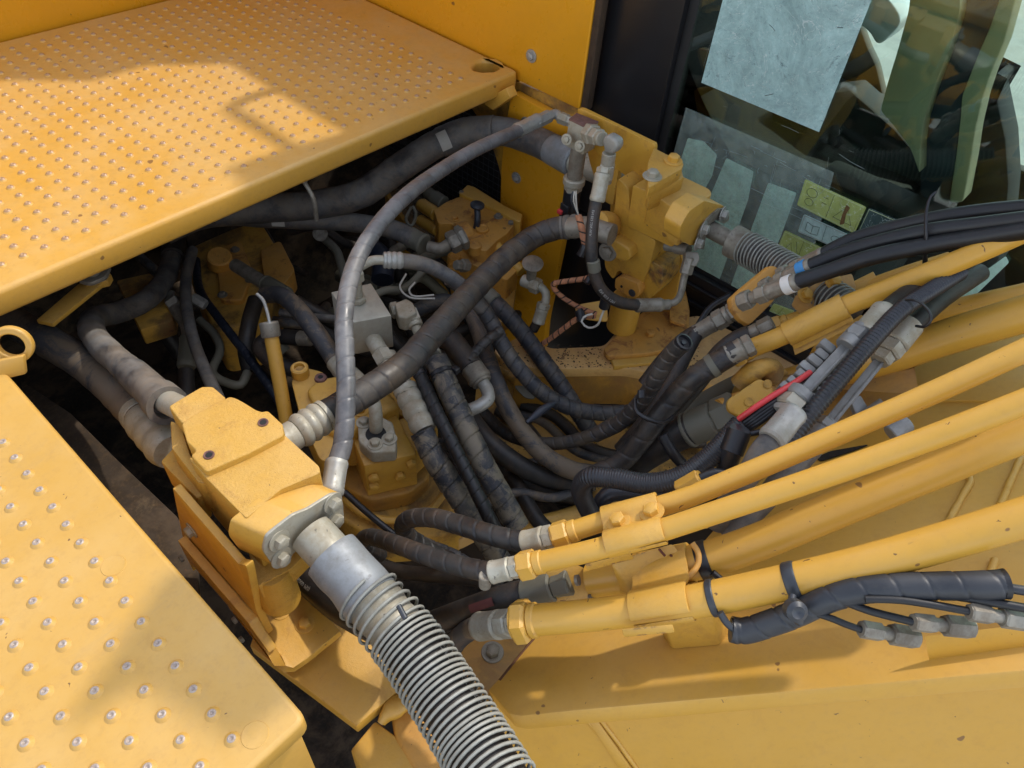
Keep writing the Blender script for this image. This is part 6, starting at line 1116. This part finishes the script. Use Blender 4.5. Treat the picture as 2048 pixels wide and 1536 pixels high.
part('bolt_block', prism([D(1590, 590, 1.56), D(1640, 560, 1.55), D(1705, 545, 1.55), D(1715, 575, 1.55), D(1620, 620, 1.57)], Vector((0, 0, -.03)), .004), M_YPALE, pd); bolt(D(1610, 590, 1.555), (-.2, -.5, .8), .012, M_YB, pd); bolt(D(1665, 562, 1.545), (-.2, -.5, .8), .013, M_YB, pd)

# bulkhead plate with fittings and three black hoses
bh = thing('bulkhead_plate', 'angled yellow bulkhead plate holding three hose fittings before the window', 'plate', D(1500, 600, 1.55))
def b8(x, y): return (1400 + .1709 * x, 450 + .1709 * y)
bpn = Vector(FW) * .5 + Vector(RT) * -.6
part('plate_body', prism(rnd([D(*b8(*p), 1.60) for p in ((830, 478), (880, 480), (940, 530), (980, 620), (860, 900), (600, 1155), (560, 1160), (480, 1115), (390, 990), (370, 870), (500, 750))], .006), Vector(RT) * -.008 + Vector(FW) * .014, .002), M_YRUST, bh)
part('torn_edge', prism([D(*b8(*p), 1.605) for p in ((370, 880), (400, 900), (500, 1120), (590, 1165), (560, 1170), (470, 1100), (380, 980))], Vector(FW) * .03, .002), M_YRUST, bh)
def bfit(a, b, spec, par, mt=M_ZNT):
    A_, B_ = D(*a), D(*b); return chain(A_, B_ - A_, spec, par, mt)
# fittings on the far left side (below) of the bulkhead
lf = hose('black hose ending in a long pale fitting at the bulkhead plate', [D(1290, 770, 1.72), D(1330, 720, 1.70), D(1370, 680, 1.68), D(1400, 662, 1.67)], 34, 'plain', M_HBK2, ref=2)
bfit((1390, 668, 1.675), (1480, 615, 1.62), [('ferrule', 'x', .052, .020), ('nut', 'h', .026, .023), ('collar', 'c', .012, .021), ('nut', 'h', .024, .022)], lf, M_ZND)
G3 = 'three black hoses lying over the cab side pipes'
def bhose(label, pts, wpx, f0, tape=None):
    t = hose(label, [D(*p) for p in pts], wpx, 'plain', M_HBK, ref=1, group=G3); Q, r = t_Q[t.name]
    A_, B_ = D(*f0), D(*pts[0]); L = (B_ - A_).length; chain(A_, B_ - A_, [('nut', 'h', L * .22, r * 1.35), ('collar', 'c', L * .13, r * .85), ('nut', 'h', L * .2, r * 1.25), ('ferrule', 'x', L * .55, r * 1.12)], t, M_ZND)
    if tape: d_ = (B_ - A_).normalized(); part('color_tape', cyl(B_ - d_ * .018, d_, .018, r * 1.22, c=.03), tape, t)
    return t
bhose('topmost black hose, its fitting half hidden', [(1642, 512, 1.50), (1700, 482, 1.48), (1780, 458, 1.44), (1880, 436, 1.38), (1980, 422, 1.33), (2110, 412, 1.26)], 30, (1560, 552, 1.58))
bhose('middle black hose marked with blue tape', [(1615, 535, 1.46), (1680, 508, 1.44), (1760, 484, 1.40), (1860, 462, 1.35), (1960, 450, 1.30), (2110, 432, 1.22)], 31, (1525, 578, 1.54), M_BLUE)
bhose('lowest black hose marked with white tape', [(1586, 566, 1.43), (1650, 545, 1.42), (1740, 515, 1.38), (1860, 490, 1.34), (1960, 475, 1.29), (2110, 452, 1.21)], 32, (1480, 605, 1.52), M_WTAPE)
ct = thing('cable_tie', 'black cable tie tail standing up beyond the three black hoses', 'cable tie', D(1853, 450, 1.35)); part('tie_tail', tube([D(1850, 525, 1.37), D(1852, 470, 1.33), D(1853, 420, 1.33), D(1862, 392, 1.33), D(1872, 384, 1.33)], .0048, 8, rfun=lambda s, L: 1 - .55 * s / L), M_TIEB, ct)
# thin stray tube in shade
ht = hose('thin dark hose curving behind the pale bulkhead fitting', [D(1390, 660, 1.85), D(1420, 615, 1.85), D(1460, 590, 1.85)], 12, 'plain', M_TIEB, ref=1, seg=12)

# finned manifold pair
def fin(label, a, b, wv, n, side, body_mat=M_AL, fins=True, grp='cast aluminium finned manifolds'):
    A_, B_ = D(*a), D(*b); dv = (B_ - A_).normalized(); L = (B_ - A_).length; vw = (Vector(CAM) - (A_ + B_) / 2).normalized(); ax_ = dv.cross(vw).normalized(); ax_ = ax_ if ax_.dot(Vector(RT)) > 0 else -ax_; nr = ax_.cross(dv); nr = nr if nr.dot(vw) > 0 else -nr
    w_ = rp(wv, A_); t = thing('finned_manifold', label, 'manifold', A_, grp)
    def bx(s0, s1, x0, x1, z0, z1, bev=.002): return prism([A_ + dv * s0 + ax_ * x0 + nr * z1, A_ + dv * s1 + ax_ * x0 + nr * z1, A_ + dv * s1 + ax_ * x1 + nr * z1, A_ + dv * s0 + ax_ * x1 + nr * z1], nr * (z0 - z1), bev)
    part('spine', bx(0, L, -w_ * .5, w_ * .5, -.03, .0), body_mat, t)
    part('spine_ridge', bx(0, L, w_ * .15, w_ * .4, -.002, .004, .001), body_mat, t)
    if fins:
        for k in range(n):
            s0 = L * (k + .25) / n; part('socket', bx(s0, s0 + L / n * .62, w_ * .5, w_ * 1.1, -.045, -.006, .003), body_mat, t)
        for k in range(n - 2):
            s0 = L * (k * .93 + .0) / (n - 2); part('plug_cover', bx(s0, s0 + L / (n - 2) * .8, -w_ * (1.9 - .12 * (k % 3)), -w_ * .5, -.04, -.012 - .003 * (k % 2), .004), body_mat, t)
    return t, A_, B_, dv, ax_, nr
f1, A_, B_, dv, ax_, nr = fin('dusty finned aluminium manifold left of the ribbed conduit', (1598, 795, 1.235), (1700, 686, 1.265), 48, 9, 1)
chain(A_ + dv * .012, -dv, [('end_boss', 'c', .02, .026), ('nut', 'h', .024, .027, M_ZNT), ('nut', 'h', .012, .023, M_ZN)], f1, M_AL)
fa, fb_ = D(1590, 825, 1.205), D(1538, 885, 1.18); chain(fa, fb_ - fa, [('ferrule', 'x', (fb_ - fa).length * .95, .0235, M_ZN)], f1, M_ZN)
chain(B_ - dv * .012, dv, [('end_boss', 'c', .02, .02), ('nut', 'h', .022, .022), ('collar', 'c', .01, .018)], f1, M_AL)
ga, gb_ = D(1728, 672, 1.27), D(1772, 622, 1.30); chain(ga, gb_ - ga, [('ferrule', 'x', (gb_ - ga).length, .0245)], f1, M_ZNT)
lhz = hose('dusty hose dropping from the bright ferrule under the near boom pipes', [D(1545, 878, 1.19), D(1522, 905, 1.18), D(1500, 945, 1.2), D(1470, 985, 1.24), D(1430, 1050, 1.28)], 48, 'plain', M_HD, ref=1)
hose('dark hose from the upper ferrule into shade at the right', [D(1768, 628, 1.30), D(1810, 595, 1.34), D(1860, 560, 1.38), D(1930, 520, 1.42)], 44, 'plain', M_HDK, ref=1)
f2, A2_, B2_, dv2, ax2, nr2 = fin('smooth backed aluminium manifold right of the ribbed conduit', (1650, 855, 1.30), (1765, 715, 1.34), 44, 6, 1, fins=False)
chain(B2_ - dv2 * .01, dv2, [('nut', 'h', .02, .020), ('nut', 'h', .026, .026), ('ferrule', 'c', .055, .026)], f2, M_ZNT)
hose('dark hose from the lower ferrule rising behind the conduit', [D(1800, 672, 1.36), D(1835, 640, 1.38), D(1880, 600, 1.42), D(1960, 545, 1.48)], 40, 'plain', M_HDK, ref=1)
chain(A2_ + dv2 * .012, -dv2, [('nut', 'h', .02, .024), ('ferrule', 'c', .05, .024)], f2, M_AL)
la, lb = D(1618, 905, 1.27), D(1590, 940, 1.26); hz2 = hose('gray hose end between the two upper near boom pipes', [D(1650, 862, 1.30), D(1610, 910, 1.28), D(1570, 950, 1.27), D(1520, 1010, 1.28), D(1450, 1070, 1.30)], 46, 'plain', M_HD, ref=2)
sb_ = thing('side_plug', 'gray capped side plug on a lug behind the long near pipe', 'plug', D(1765, 820, 1.4)); part('cap_body', cyl(D(1722, 845, 1.42), D(1775, 808, 1.4) - D(1722, 845, 1.42), .055, .017), M_AL, sb_); part('lug_plate', prism([D(1700, 800, 1.42), D(1722, 790, 1.42), D(1745, 828, 1.42), D(1720, 845, 1.42)], Vector(FW) * .02, .003), M_AL, sb_)
ms = thing('brown_lug', 'gray capped end lying between the long near pipes', 'plug', D(1800, 850, 1.3)); part('cap_body', cyl(D(1780, 868, 1.22), D(1815, 845, 1.22) - D(1780, 868, 1.22), .035, .016), M_AL, ms)
con = hose('glossy ribbed black conduit running between the two finned manifolds', [D(1560, 905, 1.20), D(1590, 868, 1.20), D(1640, 805, 1.205), D(1690, 745, 1.22), D(1745, 680, 1.24), D(1800, 622, 1.27), D(1850, 588, 1.30), D(1920, 545, 1.35)], 34, 'corr', M_CON, ref=3, pitch=.0072, th=.0011)
lp_ = thing('cable_tie', 'thin black tie looped off the ribbed conduit toward the right', 'cable tie', D(1850, 620, 1.25)); part('tie_loop', tube([D(1812, 600, 1.24), D(1835, 602, 1.22), D(1856, 620, 1.22), D(1862, 640, 1.22), D(1850, 653, 1.23), D(1832, 652, 1.25)], .0024, 8, step=.004), M_TIEB, lp_); part('tie_band', band(con, s_at(t_Q[con.name][0], D(1808, 613, 1.275)), .006, M_TIEB), M_TIEB, lp_)
wbn = thing('wire_bundle', 'bright red and black wires emerging from the conduit beside the manifold', 'wires', D(1530, 820, 1.24))
part('red_wire', tube([D(1478, 838, 1.245), D(1500, 822, 1.23), D(1540, 795, 1.23), D(1590, 765, 1.24), D(1620, 745, 1.26)], .0052, 10), M_RED, wbn)
for k in range(4): part('black_wire', tube([D(1484 + 3 * k, 850 + 4 * k, 1.25), D(1515 + 2 * k, 825 + 6 * k, 1.235), D(1560, 795 + 6 * k, 1.24), D(1610, 765 + 6 * k, 1.26)], .0058, 10), M_TIEB, wbn)
part('black_wire', tube([D(1482, 880, 1.24), D(1500, 868, 1.22), D(1530, 862, 1.22), (D(1560, 850, 1.24))], .005, 8), M_TIEB, wbn)
part('bundle_sleeve', tube([D(1462, 905, 1.22), D(1472, 880, 1.22), D(1478, 862, 1.22)], .020, 18), M_TIEB, wbn)
drp = thing('dark_strip', 'near black strip between the two upper near pipes', 'strip', D(1700, 900, 1.3)); part('strip_body', prism(rnd([B(1632, 915, .004), B(1660, 902, .004), B(1740, 888, .004), B(1700, 903, .004), B(1640, 922, .004)], .01), Vector(-BN) * .002), M_DIRT, drp)  # near-black strip laid on the plate in the gap between pipes

# ---- added out-of-view plate on an arm, casting the wedge shadow on the step
mi = thing('step_shadow_caster', 'added unseen plate on a long tube arm, casting the wedge shadow on the step', 'shadow caster', (.88, .4, 1.17))
part('shadow_plate', prism([Vector(p) for p in ((.95, .54, 1.17), (.745, .43, 1.17), (.84, .42, 1.17), (.885, .27, 1.17), (1.02, .25, 1.17), (1.05, .45, 1.17))], (0, 0, .035), .01, 3), M_BLK, mi)
part('shadow_plate_arm', tube([Vector((1.0, .36, 1.19)), Vector((1.35, .3, 1.30)), Vector((1.80, .25, 1.41))], .012, 10), M_BLK, mi)
# ---- flakes of mud and leaf on the bay floor
bm = bmesh.new(); rq = random.Random(5)
for i in range(1500):
    if i % 3: P = Z(rq.uniform(930, 1480), rq.uniform(700, 1060), -.70 + .012 * rq.random())
    else: P = Z(rq.uniform(1000, 1400), rq.uniform(690, 735), -.4985)
    a = rq.uniform(0, 6.28); L = rq.uniform(.0012, .005); q = Vector((math.cos(a), math.sin(a), rq.uniform(-.1, .4))) * L; t = Vector((-math.sin(a), math.cos(a), rq.uniform(-.3, .3))) * L * rq.uniform(.3, .8)
    bm.faces.new([bm.verts.new(P - q), bm.verts.new(P + t), bm.verts.new(P + q * .8), bm.verts.new(P - t)])
me = bpy.data.meshes.new('m'); bm.to_mesh(me); bm.free(); single('mud_flakes', me, plain('dry_mud', (.10, .065, .035), .95, var=.9, scale=60), 'dry mud flakes and leaf crumbs on the bay floor', 'debris', kind='stuff')
